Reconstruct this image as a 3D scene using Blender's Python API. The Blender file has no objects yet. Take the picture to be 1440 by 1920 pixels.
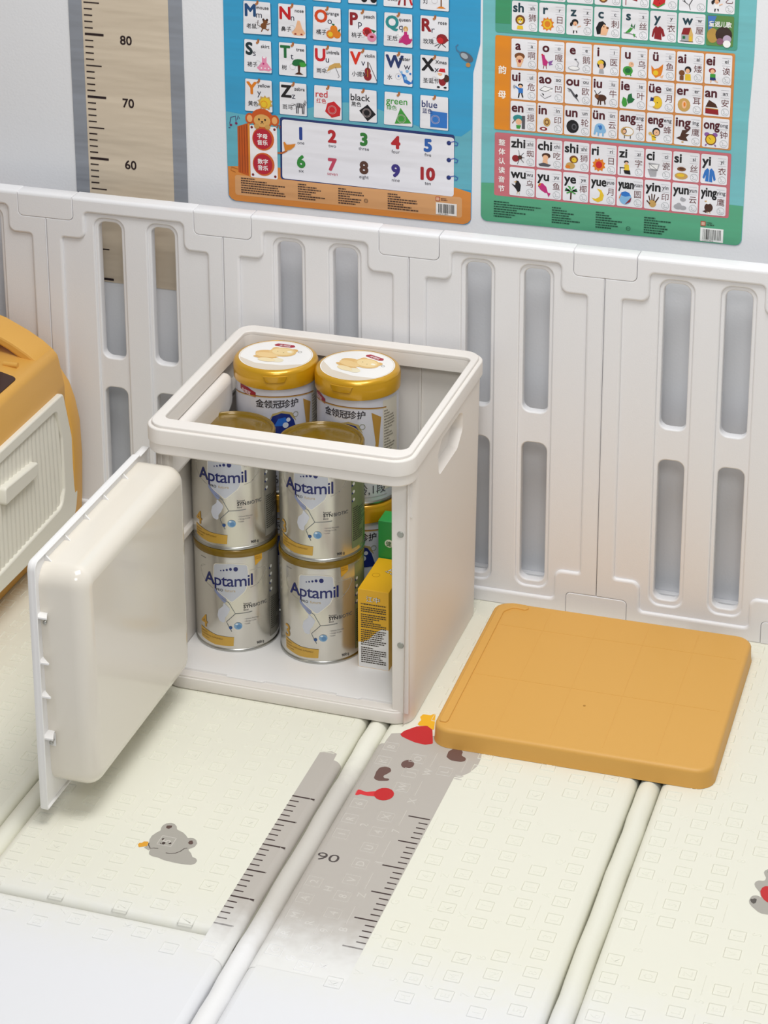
import bpy, math, random
from mathutils import Vector, Matrix
from mathutils.geometry import tessellate_polygon
import bmesh
rad = math.radians
random.seed(4)
scene = bpy.context.scene
COL = scene.collection

# ------------------------------------------------------------------ camera
FPX = 4532.24; PITCH = 0.3274; YAW = -0.3362; ROLL = -0.0132
cam_d = bpy.data.cameras.new('camera'); cam = bpy.data.objects.new('camera', cam_d); COL.objects.link(cam)
ca, sa, cb, sb, cc, sc_ = math.cos(PITCH), math.sin(PITCH), math.cos(YAW), math.sin(YAW), math.cos(ROLL), math.sin(ROLL)
fwd = Vector((sb*ca, cb*ca, -sa)); rt = Vector((cb, -sb, 0)); up = rt.cross(fwd)
r2 = rt*cc + up*sc_; u2 = up*cc - rt*sc_
M = Matrix((r2, u2, -fwd)).transposed().to_4x4(); M.translation = Vector((0.7981, -3.2725, 1.8592))
cam.matrix_world = M
cam_d.sensor_fit = 'VERTICAL'; cam_d.sensor_height = 24.0; cam_d.lens = FPX/1920*24.0
cam_d.shift_x = 131.3/1920; cam_d.shift_y = -635.06/1920
cam_d.clip_start = 0.05; cam_d.clip_end = 50
scene.camera = cam

# ------------------------------------------------------------------ light
world = bpy.data.worlds.new('room_light'); scene.world = world; world.use_nodes = True
bgn = world.node_tree.nodes['Background']; bgn.inputs[0].default_value = (0.98, 0.985, 1.0, 1); bgn.inputs[1].default_value = 0.29
def area(name, loc, target, sx, sy, power, col):
    d = bpy.data.lights.new(name, 'AREA'); d.shape = 'RECTANGLE'; d.size = sx; d.size_y = sy; d.energy = power; d.color = col
    o = bpy.data.objects.new(name, d); COL.objects.link(o); o.location = loc
    o.rotation_euler = (Vector(target)-Vector(loc)).to_track_quat('-Z', 'Y').to_euler(); return o
area('ceiling_light', (0.20, -0.9, 2.6), (0.05, -0.75, 0), 1.2, 0.9, 41, (1.0, 0.99, 0.975))
area('front_fill_light', (0.9, -3.3, 2.9), (0.0, -0.1, 0.3), 1.1, 0.8, 29, (1.0, 0.99, 0.98))  # soft fill added high in front, lightens the wall behind the fence slots
scene.view_settings.view_transform = 'Standard'; scene.view_settings.look = 'None'
scene.view_settings.exposure = 0.0; scene.view_settings.gamma = 1.0
scene.view_settings.use_curve_mapping = False

# ------------------------------------------------------------------ materials
def lin(h):
    h = h.lstrip('#'); v = [int(h[i:i+2], 16)/255 for i in (0, 2, 4)]
    return tuple(((c+0.055)/1.055)**2.4 if c > 0.04045 else c/12.92 for c in v)+(1,)
MATS = {}
def pmat(name, hexc, rough=0.45, metal=0.0, bump=None, coat=0.0, spec=0.5, sss=0.0, var=None, trans=0.0):
    if name in MATS: return MATS[name]
    m = bpy.data.materials.new(name); m.use_nodes = True; nt = m.node_tree; b = nt.nodes['Principled BSDF']
    b.inputs['Base Color'].default_value = lin(hexc); b.inputs['Roughness'].default_value = rough
    b.inputs['Metallic'].default_value = metal; b.inputs['Coat Weight'].default_value = coat
    b.inputs['Specular IOR Level'].default_value = spec
    if sss: b.inputs['Subsurface Weight'].default_value = sss; b.inputs['Subsurface Radius'].default_value = (.01, .008, .006); b.inputs['Subsurface Scale'].default_value = 1
    if trans: b.inputs['Transmission Weight'].default_value = trans
    if bump or var:
        g = nt.nodes.new('ShaderNodeNewGeometry')
    if bump:
        kind, scale, strength = bump
        n = nt.nodes.new('ShaderNodeTexNoise'); n.inputs['Scale'].default_value = scale; n.inputs['Detail'].default_value = 3
        if kind == 'crease':      # soft horizontal sags plus fine wrinkles of hung paper
            mp = nt.nodes.new('ShaderNodeMapping'); mp.inputs['Scale'].default_value = (0.25, 1, 1.6)
            nt.links.new(g.outputs['Position'], mp.inputs['Vector']); nt.links.new(mp.outputs[0], n.inputs['Vector'])
        else:
            nt.links.new(g.outputs['Position'], n.inputs['Vector'])
        bp = nt.nodes.new('ShaderNodeBump'); bp.inputs['Strength'].default_value = strength
        bp.inputs['Distance'].default_value = 0.010 if kind == 'crease' else 0.0006
        nt.links.new(n.outputs['Fac'], bp.inputs['Height']); nt.links.new(bp.outputs[0], b.inputs['Normal'])
    if var:
        n2 = nt.nodes.new('ShaderNodeTexNoise'); n2.inputs['Scale'].default_value = var[0]; n2.inputs['Detail'].default_value = 2
        mx = nt.nodes.new('ShaderNodeMix'); mx.data_type = 'RGBA'
        mx.inputs['A'].default_value = lin(hexc); mx.inputs['B'].default_value = lin(var[1])
        nt.links.new(g.outputs['Position'], n2.inputs['Vector']); nt.links.new(n2.outputs['Fac'], mx.inputs['Factor'])
        nt.links.new(mx.outputs['Result'], b.inputs['Base Color'])
    MATS[name] = m; return m
WALL = pmat('wall_paint', 'e7e9ed', 0.7, bump=('n', 260, 0.35))
FENCE = pmat('fence_plastic', 'e9e9eb', 0.42, bump=('n', 420, 0.25))
CAB = pmat('cabinet_plastic', 'e7e2dc', 0.45, bump=('n', 500, 0.12))
CABW = pmat('cabinet_white_plastic', 'eeedec', 0.32)
BIN = pmat('glossy_bin_plastic', 'e4ded2', 0.16, coat=0.3)
MUST = pmat('mustard_plastic', 'd8a450', 0.5, bump=('n', 700, 0.15))
MUSTT = pmat('mustard_toy_plastic', 'dca74f', 0.38, bump=('n', 600, 0.2))
CREAM = pmat('cream_toy_plastic', 'eae7db', 0.4, bump=('n', 500, 0.15))
STEEL = pmat('steel', 'b9b9b4', 0.28, metal=1)
MAGN = pmat('magnet_steel', 'a9aba4', 0.5, metal=0.6)
DARK = pmat('dark_window', '34140a', 0.12, spec=0.35)
GOLDM = pmat('gold_lid_metallic', 'cf9c14', 0.28, metal=0.35, coat=0.5)
GOLDP = pmat('gold_lid_plastic', '7d6210', 0.24, metal=0.15, coat=0.4)
FOIL = pmat('champagne_foil', 'd3d0c7', 0.25, metal=0.8)
CANW = pmat('white_can_paper', 'd9dae4', 0.3, metal=0.15)

# mat (foam) colours: white haze over the view, painted into cream and print towards the front
def foam(name, hexc, fade_to=None, y0=-0.84, y1=-0.96, rough=0.55, back=None):
    m = bpy.data.materials.new(name); m.use_nodes = True; nt = m.node_tree; b = nt.nodes['Principled BSDF']
    b.inputs['Roughness'].default_value = rough
    g = nt.nodes.new('ShaderNodeNewGeometry'); n = nt.nodes.new('ShaderNodeTexNoise'); n.inputs['Scale'].default_value = 60
    nt.links.new(g.outputs['Position'], n.inputs['Vector'])
    bp = nt.nodes.new('ShaderNodeBump'); bp.inputs['Strength'].default_value = 0.35; bp.inputs['Distance'].default_value = 0.0008
    nt.links.new(n.outputs['Fac'], bp.inputs['Height']); nt.links.new(bp.outputs[0], b.inputs['Normal'])
    if fade_to:
        sp = nt.nodes.new('ShaderNodeSeparateXYZ'); nt.links.new(g.outputs['Position'], sp.inputs[0])
        ad = nt.nodes.new('ShaderNodeMath'); ad.operation = 'MULTIPLY_ADD'; ad.inputs[1].default_value = 0.05; nt.links.new(n.outputs['Fac'], ad.inputs[0]); nt.links.new(sp.outputs['Y'], ad.inputs[2])
        mr = nt.nodes.new('ShaderNodeMapRange'); mr.interpolation_type = 'SMOOTHSTEP'
        mr.inputs['From Min'].default_value = y0; mr.inputs['From Max'].default_value = y1; nt.links.new(ad.outputs[0], mr.inputs['Value'])
        mx = nt.nodes.new('ShaderNodeMix'); mx.data_type = 'RGBA'; mx.inputs['A'].default_value = lin(hexc); mx.inputs['B'].default_value = lin(fade_to)
        nt.links.new(mr.outputs[0], mx.inputs['Factor']); out = mx.outputs['Result']
        if back:
            m2 = nt.nodes.new('ShaderNodeMapRange'); m2.interpolation_type = 'SMOOTHSTEP'; m2.inputs['From Min'].default_value = back[0]; m2.inputs['From Max'].default_value = back[1]; nt.links.new(ad.outputs[0], m2.inputs['Value'])
            x2 = nt.nodes.new('ShaderNodeMix'); x2.data_type = 'RGBA'; nt.links.new(out, x2.inputs['A']); x2.inputs['B'].default_value = lin(back[2]); nt.links.new(m2.outputs[0], x2.inputs['Factor']); out = x2.outputs['Result']
        nt.links.new(out, b.inputs['Base Color'])
    else:
        b.inputs['Base Color'].default_value = lin(hexc)
    MATS[name] = m; return m
FOAM = foam('foam_cream', 'e6e5d6', 'e6e7ea', -0.80, -1.02)
FOAMG = foam('foam_grey_print', 'b9b3ab', 'e9e9e6', -0.80, -0.93)
FOAMGL = foam('foam_grey_relief', 'cbc6be', 'eeeeee', -0.80, -0.93)
FOAMGT = foam('foam_grey_fold', 'cdc9c1', 'eeeeee', -0.80, -0.93, back=(-0.55, -0.44, 'edecdf'))
FOAMT = foam('foam_dark_print', '3b2a28', 'e9e9e6', -0.84, -0.92)

# ------------------------------------------------------------------ mesh helpers
def link(name, me, mats, parent=None, sharp=35):
    o = bpy.data.objects.new(name, me); COL.objects.link(o)
    for m in (mats if isinstance(mats, (list, tuple)) else [mats]): me.materials.append(m)
    if sharp is not None and len(me.polygons):
        me.polygons.foreach_set('use_smooth', [True]*len(me.polygons)); me.set_sharp_from_angle(angle=rad(sharp))
    if parent is not None: o.parent = parent
    return o
class MB:
    def __init__(s): s.v = []; s.f = []; s.m = []
    def add(s, verts, faces, mi=0):
        n = len(s.v); s.v += [tuple(v) for v in verts]; s.f += [tuple(i+n for i in f) for f in faces]; s.m += [mi]*len(faces)
    def obj(s, name, mats, parent=None, sharp=35):
        me = bpy.data.meshes.new(name); me.from_pydata(s.v, [], s.f); me.polygons.foreach_set('material_index', s.m)
        me.validate(); me.update()
        bm = bmesh.new(); bm.from_mesh(me); bmesh.ops.recalc_face_normals(bm, faces=bm.faces); bm.to_mesh(me); bm.free()
        return link(name, me, mats, parent, sharp)
def area2(l): return sum(l[i][0]*l[(i+1) % len(l)][1]-l[(i+1) % len(l)][0]*l[i][1] for i in range(len(l)))
def ccw(l): return list(l) if area2(l) > 0 else list(reversed(l))
def cw(l): return list(reversed(ccw(l)))
def offs(l, d):
    out = []; n = len(l)
    for i in range(n):
        p0, p, p1 = l[i-1], l[i], l[(i+1) % n]
        a = (p[0]-p0[0], p[1]-p0[1]); b = (p1[0]-p[0], p1[1]-p[1])
        la = math.hypot(*a) or 1e-9; lb = math.hypot(*b) or 1e-9
        n1 = (-a[1]/la, a[0]/la); n2 = (-b[1]/lb, b[0]/lb); k = 1+n1[0]*n2[0]+n1[1]*n2[1]; k = max(k, 0.3)
        out.append((p[0]+d*(n1[0]+n2[0])/k, p[1]+d*(n1[1]+n2[1])/k))
    return out
def off2(l, d, mult=None):
    o = offs(l, d)
    if mult is None: return o
    res = []
    for p, q in zip(l, o):
        m = mult(*p); m = m if isinstance(m, tuple) else (m, m, m)
        res.append((p[0]+(q[0]-p[0])*m[0], p[1]+(q[1]-p[1])*m[1]))
    return res
def wmult(mult, p):
    m = mult(*p); return m[2] if isinstance(m, tuple) else m
def fillet(pts, r, seg=5):
    """polygon with every corner rounded; r number or list"""
    out = []; n = len(pts)
    for i in range(n):
        p0, p, p1 = Vector(pts[i-1]), Vector(pts[i]), Vector(pts[(i+1) % n]); ri = r[i] if isinstance(r, (list, tuple)) else r
        if ri <= 0: out.append(tuple(p)); continue
        a = (p0-p); b = (p1-p); la, lb = a.length, b.length; a.normalize(); b.normalize()
        ang = a.angle(b); t = min(ri/math.tan(ang/2), la*0.49, lb*0.49); rr_ = t*math.tan(ang/2)
        c = p+(a+b).normalized()*(rr_/math.sin(ang/2)); s = p+a*t-c; e = p+b*t-c
        a0 = math.atan2(s.y, s.x); a1 = math.atan2(e.y, e.x); d = (a1-a0+math.pi) % (2*math.pi)-math.pi
        for k in range(seg+1):
            q = a0+d*k/seg; out.append((c.x+rr_*math.cos(q), c.y+rr_*math.sin(q)))
    return out
def rr(x0, y0, x1, y1, r, seg=6): return fillet([(x0, y0), (x1, y0), (x1, y1), (x0, y1)], r, seg)
def plate(mb, outer, holes, w0, w1, bev=0.0, seg=3, mp=None, mi=0, back_bev=0.0, back=True, mult=None):
    """slab between w0 and w1 with rounded front edge (w1) round the outline and every hole"""
    loops = [ccw(outer)]+[cw(h) for h in holes]; mp = mp or (lambda u, v, w: (u, v, w))
    prof = []
    if back_bev > 0: prof += [(back_bev*(1-math.cos(a)), w0+back_bev*(1-math.sin(a))) for a in [math.pi/2*(1-k/seg) for k in range(seg+1)]]
    else: prof.append((0, w0))
    if bev > 0: prof += [(bev*(1-math.cos(a)), w1-bev+bev*math.sin(a)) for a in [math.pi/2*k/seg for k in range(seg+1)]]
    else: prof.append((0, w1))
    for cap, (d, w) in ([(0, prof[0])] if back else [])+[(1, prof[-1])]:
        ls = [off2(l, d, mult) if d else l for l in loops]
        tris = tessellate_polygon([[Vector((p[0], p[1], 0)) for p in l] for l in ls])
        flat = [p for l in ls for p in l]
        mb.add([mp(p[0], p[1], w) for p in flat], [t if cap else t[::-1] for t in tris], mi)
    for l in loops:
        n = len(l); vs = []
        for d, w in prof:
            q = off2(l, d, mult) if d else l
            vs += [mp(p[0], p[1], w if mult is None or w < (w0+w1)/2 else w1-(w1-w)*wmult(mult, p0)) for p, p0 in zip(q, l)]
        fs = [(k*n+i, k*n+(i+1) % n, (k+1)*n+(i+1) % n, (k+1)*n+i) for k in range(len(prof)-1) for i in range(n)]
        mb.add(vs, fs, mi)
    return mb
def box(mb, x0, y0, z0, x1, y1, z1, b=0.0, mi=0, mp=None):
    if b > 0: return plate(mb, rr(x0, y0, x1, y1, b, 3), [], z0, z1, b*0.8, 2, mp, mi, back_bev=b*0.8)
    return plate(mb, [(x0, y0), (x1, y0), (x1, y1), (x0, y1)], [], z0, z1, 0, 1, mp, mi)
def loft(mb, loops, cap0=True, cap1=True, mi=0):
    n = len(loops[0]); vs = [p for l in loops for p in l]
    fs = [(k*n+i, k*n+(i+1) % n, (k+1)*n+(i+1) % n, (k+1)*n+i) for k in range(len(loops)-1) for i in range(n)]
    mb.add(vs, fs, mi)
    for c, l in ((cap0, loops[0]), (cap1, loops[-1])):
        if c: mb.add(l, tessellate_polygon([[Vector(p) for p in l]]), mi)
    return mb
def lathe(mb, prof, n=72, c=(0, 0, 0), mi=0):
    vs = []; fs = []
    for r, z in prof:
        for i in range(n):
            a = 2*math.pi*i/n; vs.append((c[0]+r*math.cos(a), c[1]+r*math.sin(a), c[2]+z))
    for k in range(len(prof)-1):
        for i in range(n): fs.append((k*n+i, k*n+(i+1) % n, (k+1)*n+(i+1) % n, (k+1)*n+i))
    mb.add(vs, fs, mi); return mb
def tube(mb, pts, r, n=8, mi=0):
    pts = [Vector(p) for p in pts]; loops = []
    for i, p in enumerate(pts):
        d = (pts[min(i+1, len(pts)-1)]-pts[max(i-1, 0)]).normalized()
        a = d.orthogonal().normalized(); b = d.cross(a)
        loops.append([tuple(p+a*r*math.cos(2*math.pi*k/n)+b*r*math.sin(2*math.pi*k/n)) for k in range(n)])
    return loft(mb, loops, mi=mi)
XZ = lambda y: (lambda u, v, w: (u, y-w, v))          # plate seen from the camera side, u=x, v=z, thickness towards -y
YZ = lambda x: (lambda u, v, w: (x+w, u, v))          # u=y, v=z, thickness towards +x
def empty(name, loc=(0, 0, 0), label=None, cat=None, group=None, kind=None):
    o = bpy.data.objects.new(name, None); COL.objects.link(o); o.location = loc; o.empty_display_size = 0.05
    tag(o, label, cat, group, kind); return o
def tag(o, label=None, cat=None, group=None, kind=None):
    if label: o['label'] = label
    if cat: o['category'] = cat
    if group: o['group'] = group
    if kind: o['kind'] = kind
    return o

_RC = bpy.data.curves.new('relief', 'FONT'); _RO = bpy.data.objects.new('relief', _RC); _RC.bevel_depth = 0.026; _RC.bevel_resolution = 0; _RC.resolution_u = 2; _R = {}
def relief(ch):
    if ch not in _R:
        _RC.body = ch; _RC.size = 1; _RC.offset = -0.012; me = _RO.to_mesh(); vs = [tuple(v.co) for v in me.vertices]; fs = [tuple(p.vertices) for p in me.polygons]; _RO.to_mesh_clear()
        _R[ch] = (vs, fs, min(v[0] for v in vs), max(v[0] for v in vs), min(v[1] for v in vs), max(v[1] for v in vs))
    return _R[ch]
# ------------------------------------------------------------------ flat print kit
_T = {}
_tc = bpy.data.curves.new('type', 'FONT'); _to = bpy.data.objects.new('type', _tc)
_tc.fill_mode = 'FRONT'; _tc.resolution_u = 3
def text_mesh(s, bold, sp=1.0):
    k = (s, bold, sp)
    if k in _T: return _T[k]
    _tc.body = s; _tc.offset = bold; _tc.size = 1; _tc.space_character = sp
    me = _to.to_mesh(); vs = [(v.co.x, v.co.y) for v in me.vertices]; fs = [tuple(p.vertices) for p in me.polygons]
    _to.to_mesh_clear()
    if not vs: vs = [(0, 0)]
    x0 = min(v[0] for v in vs); x1 = max(v[0] for v in vs); y0 = min(v[1] for v in vs); y1 = max(v[1] for v in vs)
    _T[k] = (vs, fs, x0, x1, y0, y1); return _T[k]
def pm(hexc, style):
    if style == 'paper': return pmat('print_'+hexc, hexc, 0.36, bump=('crease', 9, 0.8))
    if style == 'can': return pmat('label_'+hexc, hexc, 0.33, metal=0.1)
    if style == 'foil': return pmat('foil_'+hexc, hexc, 0.3, metal=0.55)
    return pmat('ink_'+hexc, hexc, 0.5)
class Print:
    def __init__(s, mp, style='paper', step=None, dl=0.00022, base=0.0003):
        s.mp = mp; s.style = style; s.step = step; s.dl = dl; s.base = base; s.d = []
    def raw(s, vs, fs, col, l): s.d.append((vs, fs, col, l+.004*len(s.d))); return s
    def poly(s, pts, col, l=1):
        return s.raw(list(pts), tessellate_polygon([[Vector((p[0], p[1], 0)) for p in pts]]), col, l)
    def ring(s, outer, inner, col, l=1):
        n = len(outer); return s.raw(list(outer)+list(inner), [(i, (i+1) % n, n+(i+1) % n, n+i) for i in range(n)], col, l)
    def rect(s, x0, y0, x1, y1, col, l=1): return s.raw([(x0, y0), (x1, y0), (x1, y1), (x0, y1)], [(0, 1, 2, 3)], col, l)
    def rr(s, x0, y0, x1, y1, r, col, l=1): return s.poly(rr(x0, y0, x1, y1, r, 4), col, l)
    def ell(s, cx, cy, rx, ry, col, l=1, n=18, rot=0):
        c, q = math.cos(rot), math.sin(rot)
        return s.poly([(cx+c*rx*math.cos(2*math.pi*i/n)-q*ry*math.sin(2*math.pi*i/n), cy+q*rx*math.cos(2*math.pi*i/n)+c*ry*math.sin(2*math.pi*i/n)) for i in range(n)], col, l)
    def circ(s, cx, cy, r, w, col, l=1, n=22):
        f = lambda q: [(cx+q*math.cos(2*math.pi*i/n), cy+q*math.sin(2*math.pi*i/n)) for i in range(n)]
        return s.ring(f(r), f(r-w), col, l)
    def line(s, pts, w, col, l=1, closed=False):
        P = [Vector(p) for p in pts]; n = len(P); L = []; R = []
        for i in range(n):
            a = P[i-1] if (i or closed) else P[i]; b = P[(i+1) % n] if (i < n-1 or closed) else P[i]
            d = (b-a); d = d.normalized() if d.length > 0 else Vector((1, 0)); q = Vector((-d.y, d.x))*w/2
            L.append(tuple(P[i]+q)); R.append(tuple(P[i]-q))
        m = n if closed else n-1
        return s.raw(L+R, [(i, (i+1) % n, n+(i+1) % n, n+i) for i in range(m)], col, l)
    def text(s, t, x, y, h, col, bold=0.0, l=2, al='l', rot=0, maxw=None, cap=0.73, sp=1.0, sx=1.0):
        """x,y baseline; h = capital height"""
        vs, fs, x0, x1, y0, y1 = text_mesh(t, 0.0, sp); k = h/cap; w = (x1-x0)*k*sx; kx = k*sx
        if maxw and w > maxw: kx *= maxw/w; w = maxw
        ox = {'l': 0, 'c': -w/2, 'r': -w}[al]; c, q = math.cos(rot), math.sin(rot)
        f = lambda v: ((v[0]-x0)*kx+ox, v[1]*k)
        pts = [(x+c*a-q*b, y+q*a+c*b) for a, b in map(f, vs)]; s.raw(pts, fs, col, l)
        if bold > 0.006:
            m = 8 if bold > .03 else 4; e = bold*k*.9
            for i in range(m):
                dx, dy = e*math.cos(2*math.pi*(i+.5)/m), e*math.sin(2*math.pi*(i+.5)/m); s.raw([(p[0]+dx, p[1]+dy) for p in pts], fs, col, l+.03*(i+1)/m)
        return s
    def obj(s, name, parent=None):
        cols = []
        mb = MB()
        for vs, fs, col, l in s.d:
            key = col if not isinstance(col, str) else pm(col, s.style)
            if key not in cols: cols.append(key)
            mi = cols.index(key); off = s.base+s.dl*l
            mb.add([(v[0], v[1], off) for v in vs], fs, mi)
        me = bpy.data.meshes.new(name); me.from_pydata(mb.v, [], mb.f); me.polygons.foreach_set('material_index', mb.m)
        if s.step:
            bm = bmesh.new(); bm.from_mesh(me)
            xs = [v.co.x for v in bm.verts]; k = math.ceil(min(xs)/s.step)*s.step
            while k < max(xs):
                bmesh.ops.bisect_plane(bm, geom=bm.verts[:]+bm.edges[:]+bm.faces[:], plane_co=(k, 0, 0), plane_no=(1, 0, 0), dist=1e-6); k += s.step
            bm.to_mesh(me); bm.free()
        for v in me.vertices: v.co = s.mp(*v.co)
        me.update()
        return link(name, me, cols, parent, sharp=None)
CO = dict(k='16141a', w='f2f2f2', r='c8242c', R='8e1f26', o='e0801f', y='e8c22e', g='3f9a3c', G='1f6b3a', b='2f74c4', B='23306e', n='7a4a26', N='4a2a1c', s='eebb93',
          p='e58fb0', m='c22a78', t='2a8a8c', c='a9a9ae', d='55555c', u='c8a05a', L='86b8e0', v='8a5aa0', a='d9b36a')
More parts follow.
